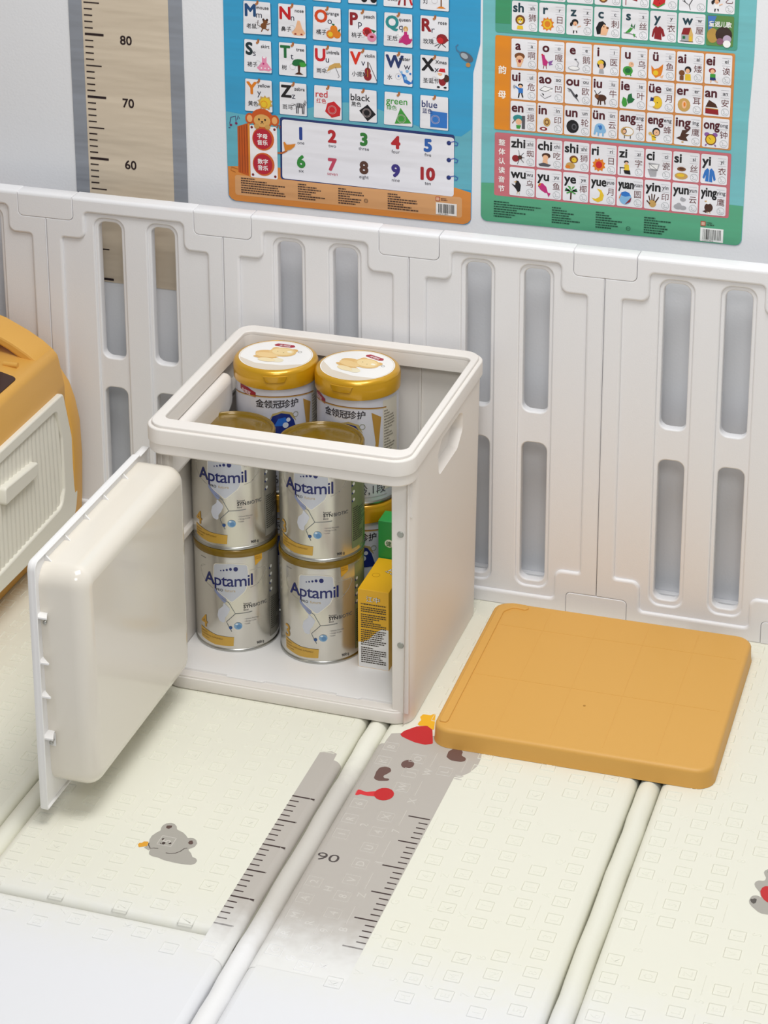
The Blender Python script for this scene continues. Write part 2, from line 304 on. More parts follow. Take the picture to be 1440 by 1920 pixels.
ICON = dict(
 mouse='e n .5 .45 .2 .2;e n .62 .72 .16 .13;e N .5 .86 .08 .08;e N .74 .86 .08 .08;l N .04 .3 .4 .1 .5 .15 .8;l n .07 .45 .3 .35 .08;l n .07 .6 .3 .8 .2 .85 .3;l n .05 .65 .55 .95 .65',
 nose='p s .45 1 .6 .98 .75 .5 .95 .2 .8 .03 .2 .03 .05 .2 .3 .5;e R .3 .12 .08 .05;e R .7 .12 .08 .05',
 oranges='e o .3 .3 .28 .28;e o .72 .32 .26 .26;e o .52 .65 .24 .24;p G .5 .85 .35 1 .6 .95;p G .8 .6 .98 .7 .85 .45;e y .3 .3 .16 .16',
 peach='e r .38 .65 .3 .3;e R .38 .65 .18 .18;e p .68 .32 .3 .28;e R .68 .36 .14 .08;p G .6 .85 .98 .75 .8 .6',
 queen='p m .5 .6 .15 .3 .1 .1 .35 .12 .6 .02 .85 .12 .98 .3 .8 .55;e u .55 .85 .16 .14;e s .55 .8 .08 .1;p m .45 .7 .65 .7 .65 .5 .45 .5;e w .2 .55 .1 .12;e w .85 .5 .1 .16',
 rose='e R .55 .6 .35 .32;e r .45 .5 .2 .2;p R .85 .7 1 .55 .85 .45;l k .04 .5 .3 .3 0;l k .04 .55 .3 .8 .1;l k .04 .4 .3 .1 .12',
 skirt='p p .35 .95 .65 .95 .65 .6 1 .15 .8 .02 .5 .06 .2 .02 0 .2 .35 .6;e w .5 .9 .1 .06;e w .3 .2 .05 .05;e w .55 .2 .05 .05;e w .78 .2 .05 .05;e m .45 .5 .06 .06',
 tree='e G .5 .78 .42 .22;e g .72 .66 .28 .16;e G .3 .68 .26 .14;p N .42 .6 .6 .6 .56 .15 .8 0 .2 0 .44 .15',
 umbrella='p u .02 .35 .2 .75 .55 .95 .9 .98 1 .7 .5 .62;l d .03 .6 .7 .85 .1 .75 .02',
 violin='e R .4 .25 .26 .24;e R .4 .52 .2 .18;l N .08 .42 .5 .42 1;l k .03 .5 .95 1 .02;l y .02 .4 .2 .4 .6',
 water='p b .1 .95 .3 .7 .55 .6 .65 .3 .9 .15 .98 .35 1 .1 .75 0 .45 .12 .35 .5;e L .65 .85 .1 .1;e b .85 .7 .07 .07;e b .1 .5 .06 .06;e L .55 .4 .1 .12;e L .3 .75 .06 .1',
 santa='e R .6 .35 .24 .25;e N .85 .5 .18 .2;p r .3 .8 .8 .75 .75 1 .45 1;e w .5 .62 .24 .18;e s .45 .72 .15 .1;l w .08 .3 .8 .8 .77;l w .1 .4 .12 .35 .02;l w .1 .7 .12 .75 .02;e k .35 .03 .1 .05;e k .78 .03 .1 .05',
 sunny='p o .5 1 .6 .85 .8 .92 .84 .72 1 .65 .9 .5 1 .32 .82 .25 .78 .05 .6 .14 .45 0 .35 .14 .18 .08 .18 .28 0 .35 .1 .5 0 .65 .17 .72 .2 .92 .4 .86;e y .5 .5 .34 .34;e o .5 .5 .22 .22',
 sunball='p u .5 1 .6 .85 .8 .92 .84 .72 1 .65 .9 .5 1 .32 .82 .25 .78 .05 .6 .14 .45 0 .35 .14 .18 .08 .18 .28 0 .35 .1 .5 0 .65 .17 .72 .2 .92 .4 .86;e y .52 .5 .36 .36;e o .42 .4 .24 .24;e y .42 .4 .2 .2',
 zebra='e c .5 .55 .32 .16;p c .75 .6 .85 .95 .98 .8 .95 .7 .82 .45;l d .07 .3 .5 .3 .02;l d .07 .42 .5 .4 .02;l d .07 .68 .5 .7 .02;l d .07 .8 .5 .78 .02;l k .04 .2 .6 0 .5;l k .04 .4 .7 .38 .42;l k .04 .5 .7 .5 .42;l k .04 .6 .7 .62 .42;l k .04 .76 .75 .9 .6;l k .03 .7 .66 .82 .5',
 hexa='p r .05 .35 .2 .85 .6 1 1 .62 .95 .15 .45 0;@ .48 .48',
 diamond='p k .5 1 1 .45 .5 0 0 .6;@ .45 .5', tri='p g .35 1 1 .12 0 .02;@ .4 .35', square='p b 0 1 1 .95 1 .03 0 .03;@ .3 .5',
 jeep='e k .2 .2 .2 .2;e k .8 .2 .2 .2;p B 0 .6 .2 .9 .8 .9 1 .6 1 .25 0 .25', key='l R .12 .3 .8 .1 0;l R .12 .5 .9 .5 0;l r .12 .7 .8 .95 .05', lamp='l n .08 .5 1 .5 .1;p o .2 0 .8 0 .6 .12 .4 .12;e y .5 .8 .3 .2',
 lion='e n .5 .65 .38 .35;e y .5 .62 .24 .24;e k .4 .68 .04 .04;e k .6 .68 .04 .04;e w .5 .52 .12 .08;e k .5 .56 .04 .03;p y .3 .25 .7 .25 .75 0 .25 0',
 girl='e k .5 .78 .26 .22;e s .52 .68 .16 .16;e k .22 .62 .1 .14;p w .35 .5 .7 .5 .7 .2 .35 .2;l s .07 .7 .45 .95 .55;l k .08 .42 .2 .4 0;l k .08 .62 .2 .66 .05;e r .55 .62 .04 .02',
 hedge='p k .1 .05 0 .5 .2 .9 .5 1 .75 .8 .5 .5 .4 .1;p s .35 .02 .8 .02 .95 .45 .9 .6 .6 .8 .4 .5;e n .88 .55 .1 .08;e k .6 .62 .04 .04',
 silk='l k .04 0 .3 .6 .25 1 .05;p g .1 .3 .5 .7 .7 .65 .45 .35;p G .7 .75 .85 1 .8 .6;p G .5 .8 .6 1 .7 .7;p g .7 .3 .9 .25 .8 .02',
 coat='p R .3 .95 .45 .85 .6 .95 .85 .75 1 .3 .82 .22 .72 .5 .75 0 .2 .05 .22 .5 .12 .15 0 .2 .1 .7', shirt='p b .35 1 .5 .85 .65 1 .85 .8 1 .2 .85 .1 .72 .5 .75 0 .2 .05 .25 .5 .12 .2 0 .3 .15 .8;l w .03 .5 .85 .48 .05',
 house='p R .1 .5 .25 .95 .8 1 .65 .5;p a .65 .5 .8 1 .97 .55 .97 .05 .65 .05;p c .1 .5 .65 .5 .65 .05 .1 .05;p y .72 .4 .88 .4 .88 .05 .72 .05;p G .2 .4 .4 .4 .4 .2 .2 .2;l k .04 0 .04 1 .04',
 cry='e n .5 .75 .4 .25;e s .5 .5 .3 .3;e R .5 .4 .12 .12;l k .03 .3 .55 .4 .5;l k .03 .6 .5 .7 .55;p s .3 .25 .7 .25 .6 0 .35 0', cock='p m .1 .9 .3 1 .4 .7 .6 .5 .5 .2 .2 .25 .15 .6;p v .6 .5 1 .65 .85 .4 1 .35 .7 .25;e r .15 .98 .08 .06;l R .05 .3 .25 .25 0;l R .05 .45 .25 .5 0',
 swan='e c .5 .2 .45 .17;e w .5 .22 .38 .12;l c .08 .75 .3 .85 .6 .65 .8;e d .62 .84 .1 .06', doc='e k .5 .65 .34 .32;e y .42 .75 .24 .18;e s .5 .5 .18 .2;p c .35 .3 .65 .3 .7 0 .3 0',
 turtle='e g .4 .35 .38 .32;e G .4 .35 .22 .18;e s .65 .8 .2 .18;e k .7 .84 .03 .03;l g .1 .3 .1 .25 0;l g .1 .6 .1 .65 0', fish2='p o .05 .85 .3 .6 .6 .7 .95 1 .9 .5 .8 .2 .4 0 .1 .3;e y .4 .35 .2 .18;p s .7 .1 1 .25 .9 0',
 two='e k .7 .75 .25 .24;e s .68 .66 .16 .17;p y .5 .45 .9 .45 .95 0 .5 0;e n .25 .5 .22 .2;p n .1 .3 .4 .3 .4 0 .1 0', walk='e R .4 .82 .26 .18;e s .42 .76 .16 .16;p g .25 .6 .65 .6 .65 .35 .25 .35;p B .25 .35 .65 .35 .7 .15 .25 .15;l s .08 .35 .15 .3 0;l s .08 .6 .15 .85 .03',
 boy='e k .6 .9 .2 .13;e s .6 .82 .13 .12;p b .42 .7 .8 .7 .8 .35 .45 .35;l b .1 .45 .65 .2 .8;e c .12 .78 .1 .13;l k .1 .52 .35 .45 0;l k .1 .7 .35 .8 .05', book='p w 0 .7 .3 1 1 .85 .95 .6 .3 .65;l k .03 0 .7 .35 .98 1 .85;l k .03 0 .7 .45 .62 1 .85;l k .03 .05 .35 .4 .1 .9 .35;p k .15 .5 .35 .4 .3 .3',
 gull='p d 0 1 .3 .95 .6 .6 .75 .4 1 0 .8 .2 .5 .45 .3 .75;e k .75 .5 .1 .12;p c .05 .85 .3 .8 .2 .7', ox='e N .55 .5 .4 .24;e n .2 .6 .16 .16;l k .05 .2 .7 .02 1;l k .05 .3 .75 .5 .95;l N .1 .35 .3 .3 0;l N .1 .5 .3 .5 0;l N .1 .8 .35 .85 .05', leaf='p g 0 .3 .1 .7 .35 .6 .45 .2 .3 0 .1 .05;p G .4 .5 .5 .9 .75 1 .8 .7 1 .6 .8 .35 .5 .25',
 moonface='e u .55 .5 .42 .48;e y .6 .5 .35 .4;p B 0 .35 .1 .85 .35 .8 .3 .55;e w .18 .38 .25 .2;e k .6 .5 .04 .04', ear='e u .5 .5 .48 .48;e s .52 .52 .18 .28;e o .54 .54 .08 .16', gate='p N .1 .7 .25 1 .75 .75 .9 .5 0 .5;p R 0 .45 .95 .4 1 0 0 .05;l y .03 0 .42 .95 .38',
 peek='e t .45 .75 .4 .25;e s .5 .5 .24 .22;p d .75 .95 1 .95 1 0 .75 0;p g .3 .25 .7 .25 .6 0 .35 0;l n .06 .2 .6 0 .35', stamp='e u .6 .65 .28 .32;e n .6 .65 .18 .2;e a .6 .65 .1 .12;e R .35 .15 .3 .13;e w .35 .15 .14 .06', tyre='e k .5 .5 .48 .48;e d .62 .48 .2 .24;e k .62 .48 .12 .15',
 elephant='e L .5 .55 .4 .36;e L .78 .4 .2 .2;p L .1 .5 .02 .1 .15 .05 .3 .4;l L .13 .4 .3 .4 0;l L .13 .75 .3 .75 0;e b .4 .7 .05 .05;e b .55 .62 .12 .16', sheep='e u .5 .5 .5 .34;e w .55 .5 .4 .27;e N .3 .5 .16 .2;e s .28 .48 .12 .14;l k .06 .3 .2 .3 0;l k .06 .75 .2 .75 0',
 bee='e k .6 .65 .3 .3;e s .62 .6 .22 .22;p y .2 .5 .5 .4 .6 .05 .3 0;l k .05 .3 .3 .6 .25;e a .15 .5 .14 .12;e k .62 .62 .03 .03', eagle='p N 0 .35 .3 .5 .45 .95 1 1 .7 .7 1 .7 .75 .45 .9 .2 .6 .2 .3 .25;e u .5 .1 .1 .05', clock='e v .2 .8 .2 .15;e v .8 .8 .2 .15;e n .5 .45 .42 .4;e y .5 .45 .34 .32;l k .03 .5 .45 .35 .6;l v .1 .2 .1 .1 0;l v .1 .8 .1 .9 0',
 spider='e R .3 .4 .28 .25;e N .65 .5 .18 .15;l k .035 .6 .6 .55 .95 .5 1;l k .035 .7 .6 .95 .85;l k .035 .75 .5 1 .5;l k .035 .7 .4 .95 .15;l k .035 .6 .35 .45 0', eat='e N .6 .8 .34 .2;e s .55 .65 .22 .2;p s .35 .5 .7 .5 .75 .15 .3 .15;p d 0 .15 .4 .28 1 .15 .8 0 .1 .02', lion2='e n .65 .72 .34 .28;e y .68 .68 .2 .18;e k .6 .72 .03 .03;e u .4 .25 .36 .24;e o .2 .15 .2 .12',
 sun='p o .5 1 .6 .85 .8 .92 .84 .72 1 .65 .9 .5 1 .32 .82 .25 .78 .05 .6 .14 .45 0 .35 .14 .18 .08 .18 .28 0 .35 .1 .5 0 .65 .17 .72 .2 .92 .4 .86;e r .5 .5 .26 .26', write='e k .5 .88 .18 .12;e s .52 .8 .12 .1;p y .35 .7 .7 .7 .75 .3 .35 .3;p k .3 .3 .8 .3 .85 0 .4 .05;l k .06 0 .45 .4 .45;l k .06 .05 .45 .05 0', cups='p c .1 1 .95 .95 .8 .45 .2 .55;p w .15 .85 .85 .9 .75 .55 .25 .6;p c .05 .5 .75 .5 .7 .05 .25 0;l d .03 .05 .5 .78 .48;l d .03 .1 .95 .8 .5', silk2='e u .5 .25 .5 .24;e y .45 .3 .3 .12;e n .5 .75 .34 .15;e N .5 .78 .2 .06',
 crow='p k .35 1 .55 1 .75 .7 .7 .25 .5 .15 .35 .4 0 .75 .3 .65;p u .15 .88 .4 .98 .38 .85;l u .04 .5 .2 .45 0;l u .04 .6 .2 .65 0', fish='p m 0 .75 .1 .98 .35 1 .65 .75 .8 .3 .55 .3 .2 .5;p m .7 .35 1 .3 .85 0;p o 0 .8 .1 .98 .25 1 .15 .75;e k .12 .88 .03 .03', palm='l N .12 .5 .6 .48 0;p G .5 .6 .1 .85 0 .6 .3 .75;p G .5 .6 .9 .85 1 .6 .7 .75;p g .5 .65 .2 1 .45 .95;p g .5 .65 .8 1 .6 .95;l g .1 .5 .6 .15 .45;l g .1 .5 .6 .85 .45',
 moon='p y .4 1 .75 .9 .95 .55 .85 .15 .5 0 .2 .1 0 .3 .3 .22 .6 .4 .65 .7', ball='e L .5 .5 .48 .48;p b .1 .7 .5 .6 .9 .7 .8 .9 .5 .99 .2 .9;p R .45 .02 .9 .25 .98 .6 .75 .35;p o .05 .4 .2 .8 .12 .75 .02 .5', hand='e u .5 .3 .28 .28;l N .09 .3 .5 .2 .85;l N .09 .45 .55 .42 1;l N .09 .58 .5 .65 .98;l N .09 .7 .4 .95 .8;l N .09 .3 .25 .05 .5', cloud='e c .35 .25 .34 .2;e c .7 .2 .28 .16;e c .4 .38 .2 .16;e c .7 .8 .22 .13;e c .62 .87 .12 .1',
 eagle2='e N .55 .4 .32 .32;e w .5 .82 .18 .18;p u .2 .85 .4 .9 .38 .78;p N .1 .1 .5 .3 .4 0;l u .05 .5 .1 .5 0;l u .05 .65 .1 .68 0', flag='p R .1 1 1 .9 .95 .3 .1 .5;l R .06 .1 1 .1 0', melon='p r 0 .2 .2 1 1 .9 .9 .3 .4 0;e k .4 .5 .03 .03;e k .6 .6 .03 .03;e k .5 .3 .03 .03;l g .08 0 .2 .4 0 .9 .3', branch='l k .06 .1 1 .3 .5 .6 .3 .95 .9;l k .04 .3 .5 .1 .6;l k .04 .6 .3 .7 0', owl='e n .5 .5 .4 .45;e a .5 .4 .2 .25', pic='e o .5 .5 .4 .4')
def icon(P, name, x, y, w, h, l):
    for k, cmd in enumerate(ICON[name].split(';')):
        t = cmd.split(); ll = l+k*0.25
        if t[0] == '@':
            P.circ(x+float(t[1])*w, y+float(t[2])*h, w*0.26, w*0.02, 'c9b9b9', ll); P.circ(x+float(t[1])*w, y+float(t[2])*h, w*0.2, w*0.015, 'b9a9a9', ll); continue
        col = CO[t[1]]; a = list(map(float, t[2:]))
        if t[0] == 'e': P.ell(x+a[0]*w, y+a[1]*h, a[2]*w, a[3]*h, col, ll, n=14)
        elif t[0] == 'p': P.poly([(x+a[i]*w, y+a[i+1]*h) for i in range(0, len(a), 2)], col, ll)
        elif t[0] == 'l': P.line([(x+a[i]*w, y+a[i+1]*h) for i in range(1, len(a), 2)], a[0]*w, col, ll)

# ------------------------------------------------------------------ the setting
WY = 0.07
mb = MB(); box(mb, -3.2, WY, -0.03, 3.2, WY+0.1, 2.7); tag(mb.obj('wall_back', WALL), kind='structure')
mb = MB(); box(mb, -3.2, -5.0, -0.06, 3.2, WY+0.1, -0.03); tag(mb.obj('floor', pmat('floor_laminate', 'cfc6b6', 0.5)), kind='structure')
mb = MB(); box(mb, -3.2, WY-0.012, -0.03, 3.2, WY-0.0001, 0.028, 0.003); tag(mb.obj('baseboard_back', pmat('baseboard_white', 'ecedf0', 0.35)), kind='structure')

# ------------------------------------------------------------------ foam play mat
FOLD = [-0.911, -0.517, -0.125, 0.276, 0.670]
mat_root = empty('play_mat', (0, 0, -0.03), 'cream folding foam play mat with embossed letter squares, grey ruler print and bears', 'play mat')
mat_root.location = (0, 0, 0)
TH = 0.0185
def mat_section(x0, x1, y0, y1):
    mb = MB(); lp = rr(x0, y0, x1, y1, 0.012, 4)
    plate(mb, lp, [], -0.03, 0.0, 0.011, 5); return mb.obj('foam_section', FOAM, mat_root, sharp=60)
secs = []
for i in range(len(FOLD)-1):
    a, b = FOLD[i]+0.0165, FOLD[i+1]-0.0165
    for y0, y1 in (((-0.914, 0.056), (-1.9, -0.918)) if i < 2 else ((-1.9, 0.056),)):
        mat_section(a, b, y0, y1); secs.append((a, b, y0, y1))
for i, x in enumerate(FOLD):
    for (y0, y1, m) in ((-1.9, 0.056, FOAMGT if i == 2 else FOAM),):
        mb = MB(); loops = []
        N = 60
        for k in range(N+1):
            y = y0+(y1-y0)*k/N; wv = 0.0006*math.sin(y*37+i)+0.0004*math.sin(y*91)
            loops.append([(x+wv+0.0148*math.cos(t)*(1 if abs(math.cos(t)) < .99 else 1), y, -0.0155+0.0152*math.sin(t)) for t in [math.pi*j/10 for j in range(11)]]+[(x-0.0148, y, -0.03), (x+0.0148, y, -0.03)])
        loft(mb, loops); mb.obj('fold_rib', m, mat_root, sharp=60)

BEAR=[(-0.3135,-0.7798),(-0.3134,-0.7828),(-0.3114,-0.7884),(-0.3061,-0.7913),(-0.2976,-0.7916),(-0.2880,-0.7946),(-0.2751,-0.7955),(-0.2626,-0.7956),(-0.2503,-0.7934),(-0.2460,-0.7895),(-0.2457,-0.7830),(-0.2487,-0.7785),(-0.2550,-0.7764),(-0.2596,-0.7695),(-0.2667,-0.7628),(-0.2638,-0.7595),(-0.2603,-0.7547),(-0.2599,-0.7466),(-0.2642,-0.7395),(-0.2695,-0.7367),(-0.2735,-0.7373),(-0.2765,-0.7393),(-0.2800,-0.7348),(-0.2869,-0.7292),(-0.2975,-0.7251),(-0.3002,-0.7191),(-0.3048,-0.7146),(-0.3105,-0.7131),(-0.3160,-0.7163),(-0.3189,-0.7216),(-0.3190,-0.7281),(-0.3173,-0.7340),(-0.3207,-0.7401),(-0.3238,-0.7489),(-0.3234,-0.7580),(-0.3205,-0.7670),(-0.3163,-0.7740)]
BARM=[(-0.3217,-0.7652),(-0.3214,-0.7729),(-0.3236,-0.7767),(-0.3147,-0.7808),(-0.3140,-0.7775)]
BOR=[(-0.3338,-0.7727),(-0.3332,-0.7690),(-0.3299,-0.7679),(-0.3286,-0.7639),(-0.3227,-0.7627),(-0.3213,-0.7672),(-0.3207,-0.7726),(-0.3254,-0.7755),(-0.3301,-0.7782)]
BEAR1=[(-0.3131,-0.7255),(-0.3135,-0.7213),(-0.3103,-0.7198),(-0.3067,-0.7191),(-0.3059,-0.7232),(-0.3081,-0.7272),(-0.3112,-0.7270)]
BEAR2=[(-0.2721,-0.7492),(-0.2717,-0.7441),(-0.2685,-0.7424),(-0.2652,-0.7476),(-0.2657,-0.7506),(-0.2686,-0.7518)]
BPTS=[(-0.3067,-0.7512),(-0.2943,-0.7573),(-0.3025,-0.7594)]
BL1=[(-0.3211,-0.7650),(-0.3198,-0.7695),(-0.3145,-0.7762),(-0.3108,-0.7739),(-0.3045,-0.7730)]
BL2=[(-0.2916,-0.7788),(-0.2861,-0.7788),(-0.2791,-0.7756),(-0.2746,-0.7702),(-0.2719,-0.7624),(-0.2684,-0.7606)]
BL3=[(-0.3071,-0.7605),(-0.3046,-0.7625),(-0.3034,-0.7614),(-0.3006,-0.7640)]
CAP=[(-0.0836,-0.4104),(-0.0809,-0.4004),(-0.0677,-0.3838),(-0.0531,-0.3775),(-0.0434,-0.3852),(-0.0324,-0.4198),(-0.0420,-0.4259),(-0.0571,-0.4247),(-0.0700,-0.4198),(-0.0796,-0.4153)]
YEL=[(-0.0679,-0.3776),(-0.0670,-0.3696),(-0.0656,-0.3660),(-0.0697,-0.3579),(-0.0680,-0.3495),(-0.0565,-0.3490),(-0.0514,-0.3410),(-0.0407,-0.3859),(-0.0465,-0.3831),(-0.0531,-0.3775),(-0.0636,-0.3809)]
H1=[(-0.0051,-0.4468),(-0.0061,-0.4323),(-0.0008,-0.4222),(0.0076,-0.4204),(0.0136,-0.4274),(0.0140,-0.4377),(0.0211,-0.4399),(0.0234,-0.4480),(0.0175,-0.4528),(0.0031,-0.4530)]
H2=[(-0.0871,-0.5114),(-0.0856,-0.5008),(-0.0791,-0.4957),(-0.0706,-0.4974),(-0.0674,-0.5050),(-0.0708,-0.5120),(-0.0750,-0.5191),(-0.0719,-0.5239),(-0.0642,-0.5228),(-0.0641,-0.5285),(-0.0771,-0.5327),(-0.0853,-0.5296)]
BOWT=[(-0.0985,-0.5680),(-0.0980,-0.5600),(-0.0848,-0.5636),(-0.0712,-0.5564),(-0.0672,-0.5692),(-0.0805,-0.5721),(-0.0903,-0.5711),(-0.0975,-0.5770)]
RB=[(0.4620,-0.5719),(0.4587,-0.5762),(0.4580,-0.5806),(0.4597,-0.5857),(0.4625,-0.5914),(0.4623,-0.5988),(0.4542,-0.6002),(0.4511,-0.6040),(0.4504,-0.6091),(0.4524,-0.6149),(0.4595,-0.6246),(0.4637,-0.6368),(0.4603,-0.6324),(0.4558,-0.6329),(0.4520,-0.6347),(0.4502,-0.6404),(0.4496,-0.6462),(0.4510,-0.6520),(0.4553,-0.6577),(0.4639,-0.6659),(0.4688,-0.6682),(0.4760,-0.6681),(0.4943,-0.6583),(0.4961,-0.6103),(0.4760,-0.5682)]
RR_=[(0.4600,-0.6221),(0.4611,-0.6145),(0.4640,-0.6099),(0.4678,-0.6087),(0.4819,-0.6069),(0.4876,-0.6291),(0.4784,-0.6431),(0.4720,-0.6428),(0.4667,-0.6382),(0.4623,-0.6309)]
RD=[(0.4509,-0.6449),(0.4513,-0.6416),(0.4536,-0.6417),(0.4555,-0.6395),(0.4584,-0.6401),(0.4588,-0.6440),(0.4584,-0.6488),(0.4561,-0.6512),(0.4535,-0.6496)]
flat = lambda u, v, w: (u, v, w)
GP = 'aaa69d'
P = Print(flat, 'ink', dl=0.00012, base=0.00012)
P.poly(fillet(BEAR, .003, 2), GP, 0); P.poly(BARM, GP, 0); P.poly(BOR, 'dfa02c', 1); P.poly(BEAR1, '5a443e', 1); P.poly(BEAR2, '5a443e', 1)
for (x, y), (a, b) in zip(BPTS, ((.0016, .0021), (.0019, .0019), (.0023, .0026))): P.ell(x, y, a, b, '3a2c28', 1)
for L in (BL1, BL2, BL3): P.line(L, 0.0011, '453832', 1)
P.obj('bear_print', mat_root)
P = Print(flat, 'ink', dl=0.00012, base=0.00012)
P.poly(fillet(RB, .004, 3), GP, 0); P.poly(fillet(RR_, .004, 3), 'c01f24', 1); P.poly(RD, '55504a', 1); P.ell(0.4655, -0.578, .003, .003, '55504a', 1); P.obj('bear_print', mat_root)
P = Print(flat, 'ink', dl=0.00012, base=0.00012)   # big ruler bear: head and right half of the stripe
XL = -0.125+0.0290
headr = [(-0.1041,-0.4109),(-0.0846,-0.4071),(-0.0366,-0.3999),(0.0085,-0.4036),(0.0395,-0.4221),(0.0421,-0.4375),(0.0421,-0.4551),(0.0363,-0.4745),(0.0284,-0.4857),(0.0191,-0.4922),(0.0190,-0.5059)]
P.poly([(-0.0978, -0.96)]+[(0.0165, -0.96)]+list(reversed(headr))[:-1]+[(-0.0960, -0.4120), (-0.0978, -0.43)], FOAMG, 0)
P.poly([(-0.1522, -0.503), (-0.1530, -0.4860), (-0.1620, -0.4820), (-0.1771, -0.4895), (-0.1775, -0.60), (-0.1780, -0.96), (-0.1522, -0.96)], FOAMG, 0)
P.poly(fillet(CAP, .003, 3), 'c32026', 1); P.poly(fillet(YEL, .003, 3), 'eeb41c', 1.5); P.poly(fillet(H1, .006, 4), '6b4f49', 1); P.poly(fillet(H2, .006, 4), '6b4f49', 1); P.ell(-0.0511, -0.4808, .009, .0108, '6b4f49', 1)
P.poly(fillet(BOWT, .003, 3), 'd8333a', 1); P.ell(-0.0602, -0.5612, .0135, .0152, 'c32026', 2)
for n in range(26):
    y = -0.600-0.01165*n; w = 0.030 if n % 10 == 0 else 0.0265 if n % 5 == 0 else 0.0125
    P.rect(0.0163-w, y-0.0011-(0.0003 if n % 5 == 0 else 0), 0.0163, y+0.0011, FOAMT, 1)
    y = -0.6025-0.0118*n; w = 0.032 if n % 10 == 0 else 0.0265 if n % 5 == 0 else 0.013
    P.rect(-0.1778, y-0.0011-(0.0006 if n % 5 == 0 else 0), -0.1778+w, y+0.0011, FOAMT, 1)
P.text('90', -0.1010, -0.7310, 0.0175, '4c4442', 0.0, 1, sx=1.35)
P.obj('ruler_print', mat_root)

for x, sg in ((-0.125-0.0165, 1), (-0.125+0.0165, -1)):      # the print runs on over the rounded section edges
    mb = MB(); y0 = -0.503 if sg > 0 else -0.44
    ls = []
    for y in (y0, -0.7, -0.965):
        ls.append([(x-sg*(.011-.0113*math.cos(t)), y, -.011+.0113*math.sin(t)) for t in [math.pi/2*k/8 for k in range(9)]])
    n = 9; mb.add([p for l in ls for p in l], [(k*n+i, k*n+i+1, (k+1)*n+i+1, (k+1)*n+i) for k in range(2) for i in range(8)])
    mb.obj('ruler_print', FOAMG, mat_root)
# embossed letter squares, a raised relief of the foam itself
CH = 'ABCDEFGHIJKLMNOPQRSTUVWXYZ123456789'
for (a, b, y0, y1) in secs:
    if b < -0.93 or a > 0.7: continue
    mb = MB(); mg = MB(); ya, yb_ = max(y0, -0.975)+0.012, min(y1, 0.05)-0.012
    GX, GY = 0.0445, 0.0370; x = a+0.022; ci = 0
    while x < b-0.018:
        framed = ci % 2 == 0; y = ya+(0.0185*((ci//2) % 2) if framed else 0.028)
        while y < yb_:
            cx, cy = x, y; y += GY if framed else 2*GY
            if -0.45 < cx < -0.09 and -0.37 < cy < -0.05: continue
            if 0.0 < cx < 0.33 and -0.39 < cy < -0.07: continue
            grey = (-0.178 < cx < 0.016 and -0.96 < cy < -0.50) or (-0.10 < cx < 0.035 and -0.5 < cy < -0.425)
            if -0.343 < cx < -0.236 and -0.81 < cy < -0.70:
                if (cx+0.283)**2+(cy+0.757)**2 > 0.024**2: continue
                grey = True
            if 0.44 < cx < 0.50 and -0.68 < cy < -0.56: continue
            if any(abs(cx-u) < du+.012 and abs(cy-v) < dv+.012 for u, v, du, dv in ((-0.085, -0.722, .02, .012), (-0.055, -0.395, .03, .03), (0.008, -0.437, .014, .014), (-0.076, -0.514, .01, .016), (-0.051, -0.481, .004, .005), (-0.065, -0.563, .03, .008), (-0.165, -0.72, .008, .2), (0.006, -0.72, .006, .2))): continue
            if not grey and random.random() < 0.12: continue
            t_ = mg if grey else mb; zb = 0.00012 if grey else 0.00002
            if framed:
                h = 0.0105; o = rr(cx-h, cy-h, cx+h, cy+h, .001, 1); q = offs(o, 0.0012); n = len(o); mid = offs(o, 0.0006)
                t_.add([(p[0], p[1], zb) for p in o]+[(p[0], p[1], zb+(0.0006 if grey else 0.0009)) for p in mid]+[(p[0], p[1], zb) for p in q], [(k*n+m, k*n+(m+1) % n, (k+1)*n+(m+1) % n, (k+1)*n+m) for k in (0, 1) for m in range(n)])
            elif random.random() < .35: 
                t_.add([(cx-.0006, cy+.012, zb), (cx+.0006, cy+.012, zb), (cx+.0006, cy+.05, zb), (cx-.0006, cy+.05, zb), (cx, cy+.012, zb+.0004), (cx, cy+.05, zb+.0004)], [(0, 4, 5, 3), (4, 1, 2, 5)]) if cy+.05 < yb_ else None
            vs, fs, lx0, lx1, ly0, ly1 = relief(random.choice(CH)); k = 0.0115/0.73; mx, my = (lx0+lx1)/2, 0.365
            t_.add([(cx-(v[1]-my)*k, cy+(v[0]-mx)*k, zb+max(v[2], 0)*k) for v in vs], fs)
        x += GX/2; ci += 1
    if mg.v: tag(mg.obj('embossed_letters', FOAMGL, mat_root, sharp=None), kind='stuff')
    if mb.v: tag(mb.obj('embossed_letters', FOAM, mat_root, sharp=None), kind='stuff')

